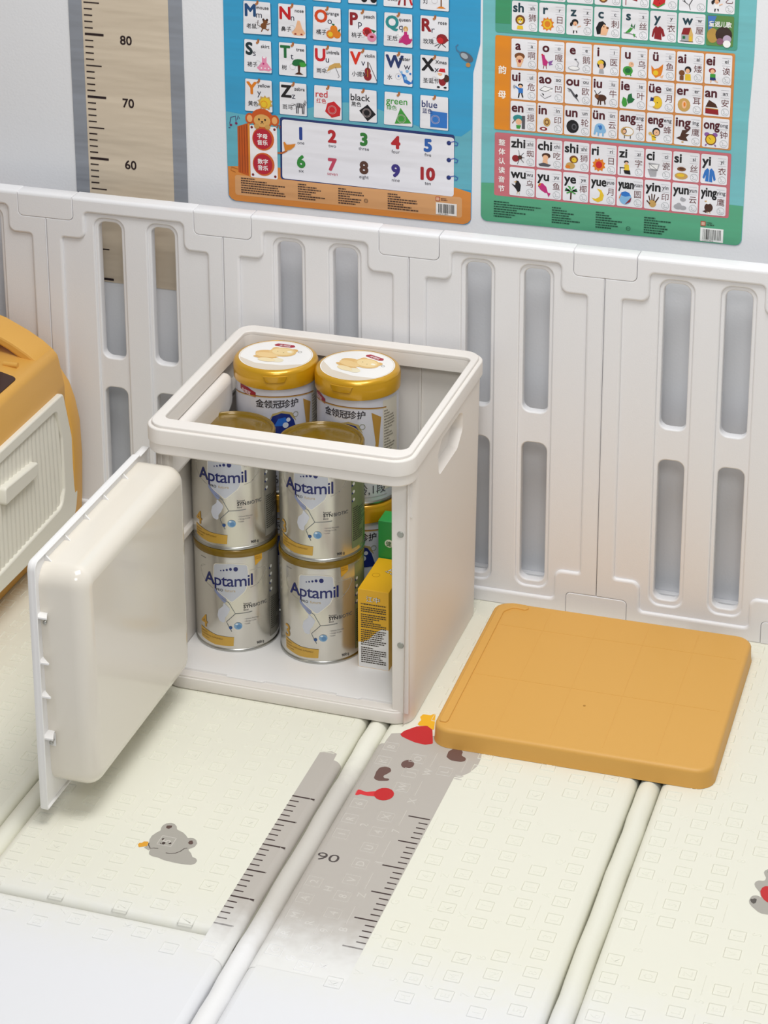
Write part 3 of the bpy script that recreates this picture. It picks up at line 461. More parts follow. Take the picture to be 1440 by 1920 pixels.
# ------------------------------------------------------------------ playpen fence
S0 = -0.7983; PW = 0.3014; FH = 0.603; FT = 0.026
def panel_mesh():
    mb = MB(); g = 0.0004; c = 0.0477; ch = 0.0407; cl = 0.0372
    o = fillet([(g, cl), (c, cl), (c, 0.0), (PW-c, 0.0), (PW-c, cl), (PW-g, cl), (PW-g, FH-ch), (PW-c, FH-ch), (PW-c, FH), (c, FH), (c, FH-ch), (g, FH-ch)],
               [0.001, 0.007, 0.001, 0.001, 0.007, 0.001, 0.001, 0.008, 0.002, 0.002, 0.008, 0.001], 4)
    R = PW
    def stepped(e): return fillet([(0.027-e, 0.0725-e), (0.067-e, 0.0725-e), (0.067-e, 0.0225-e), (R-0.067+e, 0.0225-e), (R-0.067+e, 0.0725-e), (R-0.027+e, 0.0725-e),
                       (R-0.027+e, 0.532+e), (R-0.067+e, 0.532+e), (R-0.067+e, 0.5775+e), (0.067-e, 0.5775+e), (0.067-e, 0.532+e), (0.027-e, 0.532+e)],
                      [0.004, 0.013, 0.007, 0.007, 0.013, 0.004, 0.004, 0.013, 0.007, 0.007, 0.013, 0.004], 6)
    sl = []; chn = []
    for cx in (0.1066, 0.1970):
        sl += [rr(cx-.0197, .330, cx+.0197, .563, .0125, 6), rr(cx-.0197, .0445, cx+.0197, .279, .0125, 6)]
        chn.append(rr(cx-.0255, .036, cx+.0255, .5695, .016, 6))
    hid = [(p[0]+(-0.004 if p[0] < 0.01 else -0.0055 if p[0] > PW-0.01 else 0), p[1]) for p in o]
    plate(mb, hid, sl, -FT, -0.0085, 0.0022, 3, XZ(0), back_bev=0.004, mult=lambda u, v: 1 if 0.08 < u < 0.22 and 0.04 < v < 0.57 else 0.05)
    plate(mb, stepped(0.002), chn, -0.0085, -0.0048, 0.0026, 3, XZ(0), back=False)
    plate(mb, o, [stepped(0)], -0.0085, 0.0, 0.0060, 5, XZ(0), back=False, mult=lambda u, v: (0.12, 1, 1) if v > FH-0.01 else 0.72 if 0.02 < u < PW-0.02 and 0.02 < v < 0.58 and not (u < 0.05 and v > FH-0.045) and not (u > PW-0.05 and v > FH-0.045) and not (u < 0.05 and v < 0.04) and not (u > PW-0.05 and v < 0.04) else 0.22)
    return mb
pn = ['leftmost playpen fence panel, mostly cut off by the left picture edge', 'white slotted fence panel under the height chart', 'white slotted fence panel right behind the open cabinet, under the blue poster',
      'white slotted fence panel between the cabinet and the seam above the mustard lid', 'white slotted fence panel at the right, behind the mustard lid']
fr = None
for k, lab in zip((-1, 0, 1, 2, 3), pn):
    if fr is None: fr = panel_mesh().obj('playpen_fence', FENCE, sharp=40); o = fr
    else: o = fr.copy(); COL.objects.link(o)
    o.location = (S0+k*PW, 0, 0); tag(o, lab, 'fence panel', 'white slotted playpen panels')
o = fr.copy(); COL.objects.link(o); o.location = (S0+4*PW, 0, 0); tag(o, 'white slotted fence panel beyond the bottom right corner clip', 'fence panel', 'white slotted playpen panels')
def clip(top):
    mb = MB(); w = 0.0473
    if top: lp = fillet([(-w, FH-0.0403), (w, FH-0.0403), (w, FH+0.0004), (-w, FH+0.0004)], [.008, .008, .0015, .0015], 5)
    else: lp = fillet([(-w, 0), (w, 0), (w, .0368), (-w, .0368)], [.0008, .0008, .007, .007], 5)
    plate(mb, lp, [], -FT-0.0002, 0.0004, 0.0026, 4, XZ(0), back_bev=0.003, mult=lambda u, v: (0.2, 2.2, 2.2) if v > FH-0.008 else 0.45)
    return mb
where = ['at the left edge, left of the height chart', 'right of the height chart', 'in the middle, under the posters', 'right of the mustard lid corner, under the green poster', 'just past the right picture edge']
for top in (1, 0):
    first = None
    for k in range(5):
        if first is None: first = clip(top).obj('fence_clip', FENCE, sharp=40); o = first
        else: o = first.copy(); COL.objects.link(o)
        o.location = (S0+k*PW, 0, 0)
        bl = ['left end, hidden low behind the toy', 'low behind the open cabinet door', 'low behind the cabinet', 'low behind the mustard lid', 'at the right picture edge beside the lid']
        tag(o, ('white upper fence clip '+where[k]) if top else ('white bottom clip joining fence panels, '+bl[k]), 'clip', 'upper fence clips' if top else 'lower fence clips')

# ------------------------------------------------------------------ wall posters
def sheet(name, lp, m, parent, th=0.0012):
    mb = MB(); plate(mb, lp, [], 0, th, 0, 1, XZ(WY)); return mb.obj(name, m, parent)
# height chart
ch = empty('height_chart', (-0.68, WY, 0.436), 'beige paper height chart with grey side bands marked 80, 70 and 60', 'height chart')
def at(root):
    def f(o): o.parent = root; o.matrix_parent_inverse = Matrix.Translation(-Vector(root.location)); return o
    return f
A = at(ch)
P_ = lambda h: pmat('print_'+h, h, 0.36, bump=('crease', 9, 0.55))
CHM = pmat('chart_paper', 'd3c5b0', 0.5, bump=('crease', 9, 1.0)); CHG = pmat('chart_grey_band', '8e939c', 0.5, bump=('crease', 9, 1.0))
A(sheet('paper_sheet', [(-0.7735, 0.4365), (-0.5845, 0.4345), (-0.5805, 1.2), (-0.7735, 1.2)], CHM, None))
P = Print(XZ(WY-0.0012), 'paper')
P.rect(-0.7735, 0.4370, -0.7505, 1.2, CHG, 0); P.rect(-0.6045, 0.4350, -0.5810, 1.2, CHG, 0)
o = P.obj('side_bands', None); A(o)
P = Print(XZ(WY-0.0012), 'paper')
for n in range(39, 117):
    z = 0.8513+(n-80)*0.01026; w = 0.032 if n % 10 == 0 else 0.0265 if n % 5 == 0 else 0.014; t = 0.0019 if n % 10 == 0 else 0.001
    if z < 0.44: continue
    P.rect(-0.7472, z-t, -0.7472+w, z+t, '241418', 1)
    if n % 10 == 0:
        Q = Print(XZ(WY-0.0012), 'paper'); Q.text(str(n), -0.6775, z-0.0125, 0.0150, '241418', 0.022, 1, al='c'); A(Q.obj('numeral_print', None))
tag(A(P.obj('tick_marks', None)), kind='stuff')

# --- blue alphabet poster
p1 = empty('alphabet_poster', (-0.31, WY, 0.598), 'blue alphabet poster with letter cards M to Z and numbers one to ten', 'poster')
A = at(p1)
lp = fillet([(-0.5125, 0.5985), (-0.1175, 0.5985), (-0.1165, 0.84), (-0.1060, 0.885), (-0.1055, 1.16), (-0.5125, 1.16), (-0.5135, 0.8)], [.012, .012, 0.02, 0.02, .012, .012, .01], 5)
def waves(lp, n, amp):
    return lp
A(sheet('poster_sheet', lp, pmat('poster_blue', '2f93c8', 0.34, bump=('crease', 9, 0.8), var=(3, '3fa6cf')), None))
P = Print(XZ(WY-0.0012), 'paper')
hill = [(-0.5125, 0.655)]+[(-0.5125, 0.745)]+[(-0.5125+0.395*t, 0.745+0.02*math.sin(t*math.pi*1.0)-0.012*math.sin(t*9)) for t in [i/24 for i in range(1, 24)]]+[(-0.1178, 0.752), (-0.1178, 0.655)]
P.poly(hill, '63b0c2', 0)
low = [(-0.5000, 0.5990), (-0.5070, 0.6015), (-0.5115, 0.6075), (-0.5120, 0.655)]+[(-0.512+0.394*t, 0.655+0.006*math.sin(t*7)) for t in [i/16 for i in range(1, 16)]]+[(-0.1180, 0.651), (-0.1180, 0.6075), (-0.123, 0.6015), (-0.130, 0.5990)]
P.poly(low, 'd98a3e', 0.5)
P.rr(-0.5005, 0.6090, -0.1320, 0.6420, 0.004, 'dba36e', 1)
def smudge(P, x, y, w, h, n, col, l, seed):
    R = random.Random(seed)
    for k in range(n):
        yy = y-h*(k+0.5)/n; ww = w*(0.35+0.65*R.random()) if k else w*.3; xx = x
        while xx < x+ww:
            q = 0.0010+0.004*R.random(); P.rect(xx, yy-h/n*0.26, min(xx+q, x+ww), yy+h/n*0.26, col, l); xx += q+0.0006
for i, (x, w) in enumerate(((-0.4905, 0.078), (-0.3960, 0.046), (-0.3300, 0.043), (-0.2500, 0.052))): smudge(P, x, 0.6395-0.0005*i, w, 0.027, 7, '4a342a', 2, i)
P.rect(-0.1730, 0.6110, -0.1400, 0.6305, 'f0ede9', 2)
R_ = random.Random(5); xx = -0.1690
while xx < -0.1440:
    q = 0.0004+0.0011*R_.random(); P.rect(xx, 0.6140, xx+q, 0.6285, '1a1a1a', 3); xx += q+0.0005+0.0008*R_.random()
P.text('6 920735 508452', -0.1695, 0.6116, 0.0017, '222222', 0, 3, maxw=0.026)
P.rr(-0.1735, 0.6325, -0.1665, 0.6395, 0.001, 'b54b3a', 2); P.rr(-0.1725, 0.6335, -0.1675, 0.6385, 0.001, 'e0b090', 3); smudge(P, -0.165, 0.6385, 0.03, 0.005, 2, '6a3a2a', 2, 9)
P.circ(-0.2850, 0.6210, 0.0032, 0.0006, '3a2a22', 2); P.text('CC', -0.2850, 0.6198, 0.0024, '3a2a22', 0, 2, al='c')
A(P.obj('ground_print', None))
# number board
P = Print(XZ(WY-0.0012), 'paper')
P.poly(fillet([(-0.4245, 0.6425), (-0.1460, 0.6405), (-0.1440, 0.7405), (-0.4240, 0.7440)], .004, 3), '23356e', 1)
P.poly(fillet([(-0.4215, 0.6440), (-0.1450, 0.6420), (-0.1450, 0.7360), (-0.4205, 0.7405)], .004, 3), 'e9e9f0', 2)
nums = [('1', 'one', '23408f'), ('2', 'two', 'b5242c'), ('3', 'three', '2f7a35'), ('4', 'four', 'b5242c'), ('5', 'five', '2b5fae'), ('6', 'six', '2f8a3a'), ('7', 'seven', 'c04560'), ('8', 'eight', '55352a'), ('9', 'nine', '3a3080'), ('10', 'ten', 'a5242c')]
for i, (a, w, c) in enumerate(nums):
    x = -0.3900+(i % 5)*0.0510; z = 0.7110-(i//5)*0.0455
    P.text(a, x, z, 0.0195, c, 0.060, 3, al='c'); P.text(w, x, z-0.0085, 0.0056, c if a == '7' else '2a2a3a', 0.004, 3, al='c')
for z in (0.727, 0.700, 0.672):
    P.ell(-0.1530, z, .0035, .0035, '23306e', 3); P.line([(-0.1530, z+.0008), (-0.1440, z+.0035), (-0.1385, z+.001), (-0.1400, z-.0028), (-0.1440, z-.003)], 0.0012, '2b4fae', 4)
A(P.obj('number_board', None))
# music box with monkey
P = Print(XZ(WY-0.0012), 'paper')
P.poly([(-0.4945, 0.647), (-0.4945, 0.722), (-0.4770, 0.7290), (-0.4740, 0.6415)], 'c0561c', 1)
for k in range(4): P.line([(-0.4915+k*.0042, 0.647), (-0.4915+k*.0042, 0.722+k*.0015)], .0008, '8a3a12', 2)
P.rr(-0.4745, 0.6410, -0.4290, 0.7265, 0.003, 'f0edf0', 2); P.rect(-0.4770, 0.6415, -0.4740, 0.7285, 'd98a2e', 2)
for x, z in ((-0.4705, 0.7230), (-0.4330, 0.7225), (-0.4700, 0.6455), (-0.4330, 0.6455)): P.ell(x, z, .0021, .0021, '7a1c22', 3)
for z, a, b in ((0.7055, '字母', '音乐'), (0.6640, '数字', '音乐')):
    P.ell(-0.4520, z, .0180, .0190, 'd0622a', 3, 28); P.ell(-0.4530, z, .0155, .0165, 'b81c34', 4, 28)
    P.text(a, -0.4530, z+0.0012, 0.0078, 'f5f0f0', 0.03, 5, al='c', cap=0.88); P.text(b, -0.4530, z-0.0092, 0.0078, 'f5f0f0', 0.03, 5, al='c', cap=0.88)
P.ell(-0.4530, 0.7385, .0185, .0160, 'c8561e', 3); P.ell(-0.4735, 0.7370, .0075, .0090, 'c8561e', 2); P.ell(-0.4325, 0.7370, .0075, .0090, 'c8561e', 2)
P.ell(-0.4735, 0.7370, .0045, .0060, 'e8a86a', 4); P.ell(-0.4325, 0.7370, .0045, .0060, 'e8a86a', 4)
P.ell(-0.4530, 0.7350, .0138, .0105, 'd9a65e', 4); P.ell(-0.4580, 0.7370, .0015, .0018, '2a1a12', 5); P.ell(-0.4480, 0.7370, .0015, .0018, '2a1a12', 5); P.ell(-0.4530, 0.7335, .0018, .0012, '2a1a12', 5)
P.line([(-0.4555, 0.7300), (-0.4530, 0.7325), (-0.4505, 0.7300)], .0007, '2a1a12', 5)
P.ell(-0.4620, 0.7255, .0045, .0040, 'c99a55', 5); P.ell(-0.4440, 0.7255, .0045, .0040, 'c99a55', 5)
P.line([(-0.4290, 0.7255), (-0.4265, 0.7300), (-0.4235, 0.7290), (-0.4245, 0.7250)], .0018, 'a8481c', 5)
P.line([(-0.4285, 0.6850), (-0.4210, 0.6855), (-0.4130, 0.6900)], .0028, 'b8602a', 5)
P.poly([(-0.4160, 0.6890), (-0.4185, 0.7035), (-0.4165, 0.7045), (-0.4130, 0.7000), (-0.4060, 0.7010), (-0.3985, 0.7030), (-0.4000, 0.6985), (-0.4060, 0.6930)], 'd9852a', 6)
P.line([(-0.5070, 0.7255), (-0.5050, 0.7360), (-0.4970, 0.7385), (-0.4965, 0.7290)], .0011, '4a2a6a', 2); P.ell(-0.5050, 0.7235, .0022, .0018, '7a2050', 3); P.ell(-0.4960, 0.7270, .0022, .0018, '7a2050', 3)
P.line([(-0.4945, 0.7330), (-0.4925, 0.7400), (-0.4905, 0.7350)], .0011, '4a2a6a', 2); P.line([(-0.5090, 0.7190), (-0.5060, 0.7185)], .0011, '4a2a6a', 2)
P.line([(-0.4950, 0.6520), (-0.5060, 0.6545), (-0.5070, 0.6490), (-0.4990, 0.6465)], .0009, 'a85a1e', 2)
A(P.obj('music_box_print', None))
# elephant at the right edge
P = Print(XZ(WY-0.0012), 'paper'); P.ell(-0.1270, 0.8640, .0115, .0065, '5a6470', 1, rot=-0.5); P.ell(-0.1300, 0.8655, .0060, .0040, 'a9b4bc', 2, rot=-0.5)
P.line([(-0.1360, 0.8690), (-0.1420, 0.8735), (-0.1430, 0.8790), (-0.1395, 0.8820)], .0020, '4a7aa0', 1); P.ell(-0.1240, 0.8520, .0036, .0036, 'c08a4a', 2); A(P.obj('elephant_print', None))
rows = [
 (0.9865, [('G', 'grape', '葡萄', 'v', 'pic'), ('H', 'hat', '帽子', 'R', 'pic'), ('I', 'ice', '冰块', 'b', 'pic'), ('J', 'jeep', '吉普车', 'k', 'jeep'), ('K', 'key', '钥匙', 'r', 'key'), ('L', 'lamp', '灯', 'g', 'lamp')]),
 (0.9250, [('M', 'mouse', '老鼠', 'B', 'mouse'), ('N', 'nose', '鼻子', 'r', 'nose'), ('O', 'orange', '橘子', 'o', 'oranges'), ('P', 'peach', '桃子', 'R', 'peach'), ('Q', 'queen', '王后', 't', 'queen'), ('R', 'rose', '玫瑰', 'R', 'rose')]),
 (0.8640, [('S', 'skirt', '裙子', 'B', 'skirt'), ('T', 'tree', '树', 'G', 'tree'), ('U', 'umbrella', '雨伞', 'r', 'umbrella'), ('V', 'violin', '小提琴', 'r', 'violin'), ('W', 'water', '水', 'B', 'water'), ('X', 'Xmas', '圣诞节', 'k', 'santa')]),
 (0.8010, [('Y', 'yellow', '黄色', 'o', 'sunball'), ('Z', 'zebra', '斑马', 'k', 'zebra'), ('red', '', '红色', 'r', 'hexa'), ('black', '', '黑色', 'k', 'diamond'), ('green', '', '绿色', 'g', 'tri'), ('blue', '', '蓝色', 'B', 'square')])]
SPEC = {'M': '1f4a7a', 'O': 'd2481c', 'V': 'd8331c', 'W': '26386a', 'S': '1f3036', 'N': 'c01c24'}
for zt, cards in rows:
    for i, (a, word, zh, c, ic) in enumerate(cards):
        x0 = -0.4803+0.0563*i; W, H = 0.0445, 0.0520; zt_ = zt-0.0004*i; z0 = zt_-H
        P = Print(XZ(WY-0.0012), 'paper')
        P.poly(fillet([(x0-.0006, z0-.0011), (x0+W+.0012, z0-.0012), (x0+W+.001, zt_-.002), (x0, zt_)], .0015, 2), '1f6f98', 1)
        P.poly(fillet([(x0-.0006+(i % 2)*.0008, z0), (x0+W, z0+.0008-(i % 3)*.0008), (x0+W-.0004, zt_-.0005), (x0+.0008, zt_)], .0015, 2), 'e9e9ee', 2)
        col = SPEC.get(a, CO[c])
        if len(a) == 1:
            P.text(a, x0+0.0035, z0+0.0285, 0.0195, col, 0.045, 3, sx=0.95); wb = text_mesh(a, 0.0)
            lx = x0+0.0048+(wb[3]-wb[2])*0.0195/0.73*0.95
            P.text(a.lower(), lx, z0+0.0265, 0.0105, '2c2c44', 0.0, 3)
            P.text(word, x0+W-0.0030, zt_-0.0118, 0.0056, '2a2a30', 0.014, 4, al='r', maxw=0.0205)
            P.text(zh, x0+0.0050, z0+0.0095, 0.0074, '26262c', 0.010, 3, cap=0.88)
            icon(P, ic, x0+0.0205, z0+0.0030, 0.0245, 0.0245 if ic not in ('violin', 'queen', 'santa') else 0.030, 3)
            P.circ(x0+0.0225, z0+0.0145, 0.0048, 0.0004, 'b9b4b4', 3)
        else:
            P.text(a, x0+0.0030, z0+0.0335, 0.0110, col, 0.012, 3, maxw=0.037); P.text(zh, x0+0.0040, z0+0.0245, 0.0072, col, 0.008, 3, cap=0.88)
            icon(P, ic, x0+0.0165, z0+0.0020, 0.0265, 0.0265, 3)
        P.line([(x0+.0240, zt_+.0015), (x0+.0235, zt_-.0025), (x0+.0212, zt_-.0050)], 0.0034, 'a8683a', 5); P.ell(x0+.0216, zt_-.0042, .0018, .0018, 'b87a4a', 5)
        A(P.obj('letter_card', None))

# --- green pinyin poster
p2 = empty('pinyin_poster', (0.095, WY, 0.608), 'teal and green pinyin syllable poster with orange and pink card rows', 'poster')
A = at(p2)
lp = fillet([(-0.1025, 0.6080), (0.2930, 0.6100), (0.2945, 0.8), (0.2985, 0.9), (0.2985, 1.16), (-0.1020, 1.16)], [.010, .010, .01, .01, .01, .01], 5)
A(sheet('poster_sheet', lp, pmat('poster_teal', '6cb6bf', 0.3, bump=('crease', 9, 0.8), var=(4, '7cc2c6')), None))
P = Print(XZ(WY-0.0012), 'paper')
P.poly([(-0.0930, 0.6085), (-0.0990, 0.6110), (-0.1020, 0.6170), (-0.1020, 0.6690)]+[(-0.102+0.395*t, 0.6690+0.0035*math.sin(t*8)) for t in [i/16 for i in range(1, 16)]]+[(0.2928, 0.672), (0.2925, 0.6190), (0.2890, 0.6125), (0.2840, 0.6105)], '57a882', 0.5)
for i, (x, w) in enumerate(((-0.0820, 0.078), (0.0080, 0.046), (0.0750, 0.043), (0.1480, 0.055))): smudge(P, x, 0.6430-0.0005*i, w, 0.027, 7, '174a36', 2, 20+i)
P.rect(0.2320, 0.6120, 0.2660, 0.6330, 'eef0ee', 2); R_ = random.Random(8); xx = 0.2360
while xx < 0.2620:
    q = 0.0004+0.0011*R_.random(); P.rect(xx, 0.6150, xx+q, 0.6310, '1a1a1a', 3); xx += q+0.0005+0.0008*R_.random()
P.text('6 920735 508445', 0.2355, 0.6126, 0.0017, '222222', 0, 3, maxw=0.027)
P.rr(0.2320, 0.6355, 0.2395, 0.6430, .001, 'b5533f', 2); P.rr(0.2332, 0.6367, 0.2383, 0.6418, .001, 'd8b09a', 3); smudge(P, 0.2410, 0.6425, 0.026, 0.006, 2, '2a4a36', 2, 31)
P.circ(0.1245, 0.6195, 0.0034, 0.0006, '174a36', 2); P.text('CC', 0.1245, 0.6183, 0.0024, '174a36', 0, 2, al='c')
A(P.obj('ground_print', None))
P = Print(XZ(WY-0.0012), 'paper'); P.rr(-0.0830, 0.9060, 0.2740, 1.15, .004, '4f9f8a', 1); P.rect(-0.0830, 0.9200, -0.0600, 1.15, '3f9568', 2); P.text('母', -0.0715, 0.9585, .012, 'f4f4f0', .03, 3, al='c', cap=.88); A(P.obj('teal_panel', None))
P = Print(XZ(WY-0.0012), 'paper'); P.rr(-0.0828, 0.7555, 0.2715, 0.9015, .003, 'd08a4a', 1); P.rr(-0.0828, 0.7555, -0.0600, 0.9015, .003, 'e08a22', 2)
P.text('韵', -0.0715, 0.8440, .0115, 'f6f2ea', .03, 3, al='c', cap=.88); P.text('母', -0.0715, 0.8060, .0115, 'f6f2ea', .03, 3, al='c', cap=.88); A(P.obj('orange_panel', None))
P = Print(XZ(WY-0.0012), 'paper'); P.rr(-0.0818, 0.6510, 0.2725, 0.7510, .003, 'c96f78', 1)
for k, c in enumerate('整体认读音节'): P.text(c, -0.0705, 0.7320-k*0.0146, .0092, 'f6f0ee', .03, 3, al='c', cap=.88)
A(P.obj('pink_panel', None))
T2 = [
 (1.0040, '1f3f4c', [(a, '', '画', 'pic') for a in ('j', 'q', 'x')]+[('zh', '', '蜘', 'owl'), ('', '', '', 'flag'), ('', '', '', 'melon'), ('', '', '', 'branch'), ('', '', '乙', 'girl')]),
 (0.9560, '1f3f4c', [('sh', '', '狮', 'lion'), ('r', '', '日', 'sunny'), ('z', '', '字', 'girl'), ('c', '', '刺', 'hedge'), ('s', '', '丝', 'silk'), ('y', '', '衣', 'coat'), ('w', '', '屋', 'house')]),
 (0.8985, '501420', [('a', '', '啊', 'cry'), ('o', '', '喔', 'cock'), ('e', '', '鹅', 'swan'), ('i', '', '医', 'doc'), ('u', '', '乌', 'turtle'), ('ü', '', '鱼', 'fish2'), ('ai', '', '矮', 'two'), ('ei', '', '诶', 'walk')]),
 (0.8505, '501420', [('ui', '', '危', 'boy'), ('ao', '', '凹', 'book'), ('ou', '', '欧', 'gull'), ('iu', '', '牛', 'ox'), ('ie', '', '叶', 'leaf'), ('üe', '', '月', 'moonface'), ('er', '', '耳', 'ear'), ('an', '', '安', 'gate')]),
 (0.8025, '501420', [('en', '', '摁', 'peek'), ('in', '', '印', 'stamp'), ('un', '', '轮', 'tyre'), ('ün', '', '云', 'elephant'), ('ang', '', '羊', 'sheep'), ('eng', '', '蜂', 'bee'), ('ing', '', '鹰', 'eagle'), ('ong', '', '钟', 'clock')]),
 (0.7468, '141418', [('zhi', '', '蜘', 'spider'), ('chi', '', '吃', 'eat'), ('shi', '', '狮', 'lion2'), ('ri', '', '日', 'sun'), ('zi', '', '字', 'write'), ('ci', '', '瓷', 'cups'), ('si', '', '丝', 'silk2'), ('yi', '', '衣', 'shirt')]),
 (0.6988, '141418', [('wu', '', '乌', 'crow'), ('yu', '', '鱼', 'fish'), ('ye', '', '椰', 'palm'), ('yue', '', '月', 'moon'), ('yuan', '', '圆', 'ball'), ('yin', '', '印', 'hand'), ('yun', '', '云', 'cloud'), ('ying', '', '鹰', 'eagle2')])]
for zt, col, cards in T2:
    for i, (a, _, zh, ic) in enumerate(cards):
        x0 = -0.0580+0.0410*i; W, H = 0.0388, 0.0450; z0 = zt-H; P = Print(XZ(WY-0.0012), 'paper')
        P.rr(x0, z0, x0+W, zt, .0025, 'eaeaef', 3)
        if a:
            P.text(a, x0+0.0022 if len(a) > 1 else x0+0.0065, zt-0.0165, 0.0142, col, 0.034, 4, maxw=0.0222)
            P.text(a, x0+0.0310, zt-0.0125, 0.0060, '33333a', 0.012, 4, al='c', maxw=0.0135)
        for q in (0.0050, 0.0090, 0.0132, 0.0165): P.rect(x0+0.0245, zt-q-.0001, x0+0.0365, zt-q+.0002, '9a9aa2' if q in (.0050, .0165) else 'c9c9d0', 4)
        if zh: P.text(zh, x0+0.0310, zt-0.0290, 0.0108, '6a3a3a', 0.0, 4, al='c', cap=.88)
        P.circ(x0+0.0315, z0+0.0072, 0.0056, 0.0004, '8f9a9a', 4, 18); P.line([(x0+.0285, z0+.010), (x0+.0310, z0+.0075), (x0+.0290, z0+.005), (x0+.0325, z0+.0045), (x0+.0345, z0+.0055)], .0005, '8f9a9a', 4)
        icon(P, ic, x0+0.0030, z0+0.0025, 0.0195, 0.0215, 4)
        A(P.obj('syllable_card', None))
x0 = -0.0580+0.041*7; P = Print(XZ(WY-0.0012), 'paper'); P.rr(x0, 0.9110, x0+.0388, 0.9560, .0025, '5f8a4a', 3); P.poly([(x0+.001, .955), (x0+.014, .955), (x0+.003, .925)], '4a7ac0', 4)
P.ell(x0+.009, .926, .008, .011, 'b8934a', 4); P.ell(x0+.025, .928, .012, .012, '3a2a26', 4); P.ell(x0+.030, .922, .006, .006, 'b9a8c0', 5); P.ell(x0+.020, .918, .005, .005, '8a5a70', 5)
P.text('童谣儿歌', x0+.0195, .9400, .0078, 'f6f6f4', .03, 6, al='c', cap=.88, maxw=.032); P.ell(x0+.030, .9150, .0055, .0055, 'f4f4f4', 6); A(P.obj('song_card', None))
# ------------------------------------------------------------------ storage cabinet
CX0, CX1 = -0.465, -0.068
cab = empty('storage_cabinet', (-0.2665, -0.21, 0.0), 'off-white plastic storage cabinet with its top off and front door swung open', 'cabinet')
A = at(cab)
def tx(z, s=1): return 0.0715+0.0050*(1-z/0.42)          # right outer wall: x = -tx
def XR(z): return -0.0700-0.0062*(1-z/0.42)
def XLt(z): return -0.4630+0.0062*(1-z/0.42)
# top rim: raised inner frame inside a lower outer lip, and the deep band
mb = MB()
out = rr(CX0, -0.413, CX1, -0.013, 0.030, 8)
hole = rr(-0.4443, -0.3815, -0.0835, -0.0425, 0.013, 6)
plate(mb, out, [hole], 0.4030, 0.4255, 0.0022, 3)
plate(mb, rr(CX0+.0055, -0.4075, CX1-.0055, -0.0185, 0.0255, 8), [hole], 0.4245, 0.4300, 0.0018, 3, back=False)
A(mb.obj('top_rim', CAB))
# front band and side returns below the rim
mb = MB(); lp = rr(CX0+.0015, -0.4105, CX1-.0015, -0.0155, 0.0285, 8)
inner = rr(-0.4415, -0.3790, -0.0865, -0.0460, 0.011, 5)
front = [p for p in lp if p[1] < -0.375]
xs = sorted(front, key=lambda p: math.atan2(p[1]+0.2, p[0]+0.2665))
o_ = ccw(xs+[(CX1-.0015, -0.375), (-0.0865, -0.375), (-0.0865, -0.379), (-0.4415, -0.379), (-0.4415, -0.375), (CX0+.0015, -0.375)])
seq = [(CX0+.0015, -0.375)]+[p for p in sorted([p for p in front if p[0] < -0.27], key=lambda p: (p[0]-p[1]))]
left = sorted([p for p in front if p[0] < -0.27], key=lambda p: -p[1]); right = sorted([p for p in front if p[0] >= -0.27], key=lambda p: p[1])
poly = [(CX0+.0015, -0.372)]+left+right+[(CX1-.0015, -0.372), (-0.0875, -0.372), (-0.0875, -0.3860), (-0.4425, -0.3860), (-0.4425, -0.372)]
plate(mb, poly, [], 0.3855, 0.4040, 0.0, 1, back_bev=0.0025)
A(mb.obj('front_band', CAB))
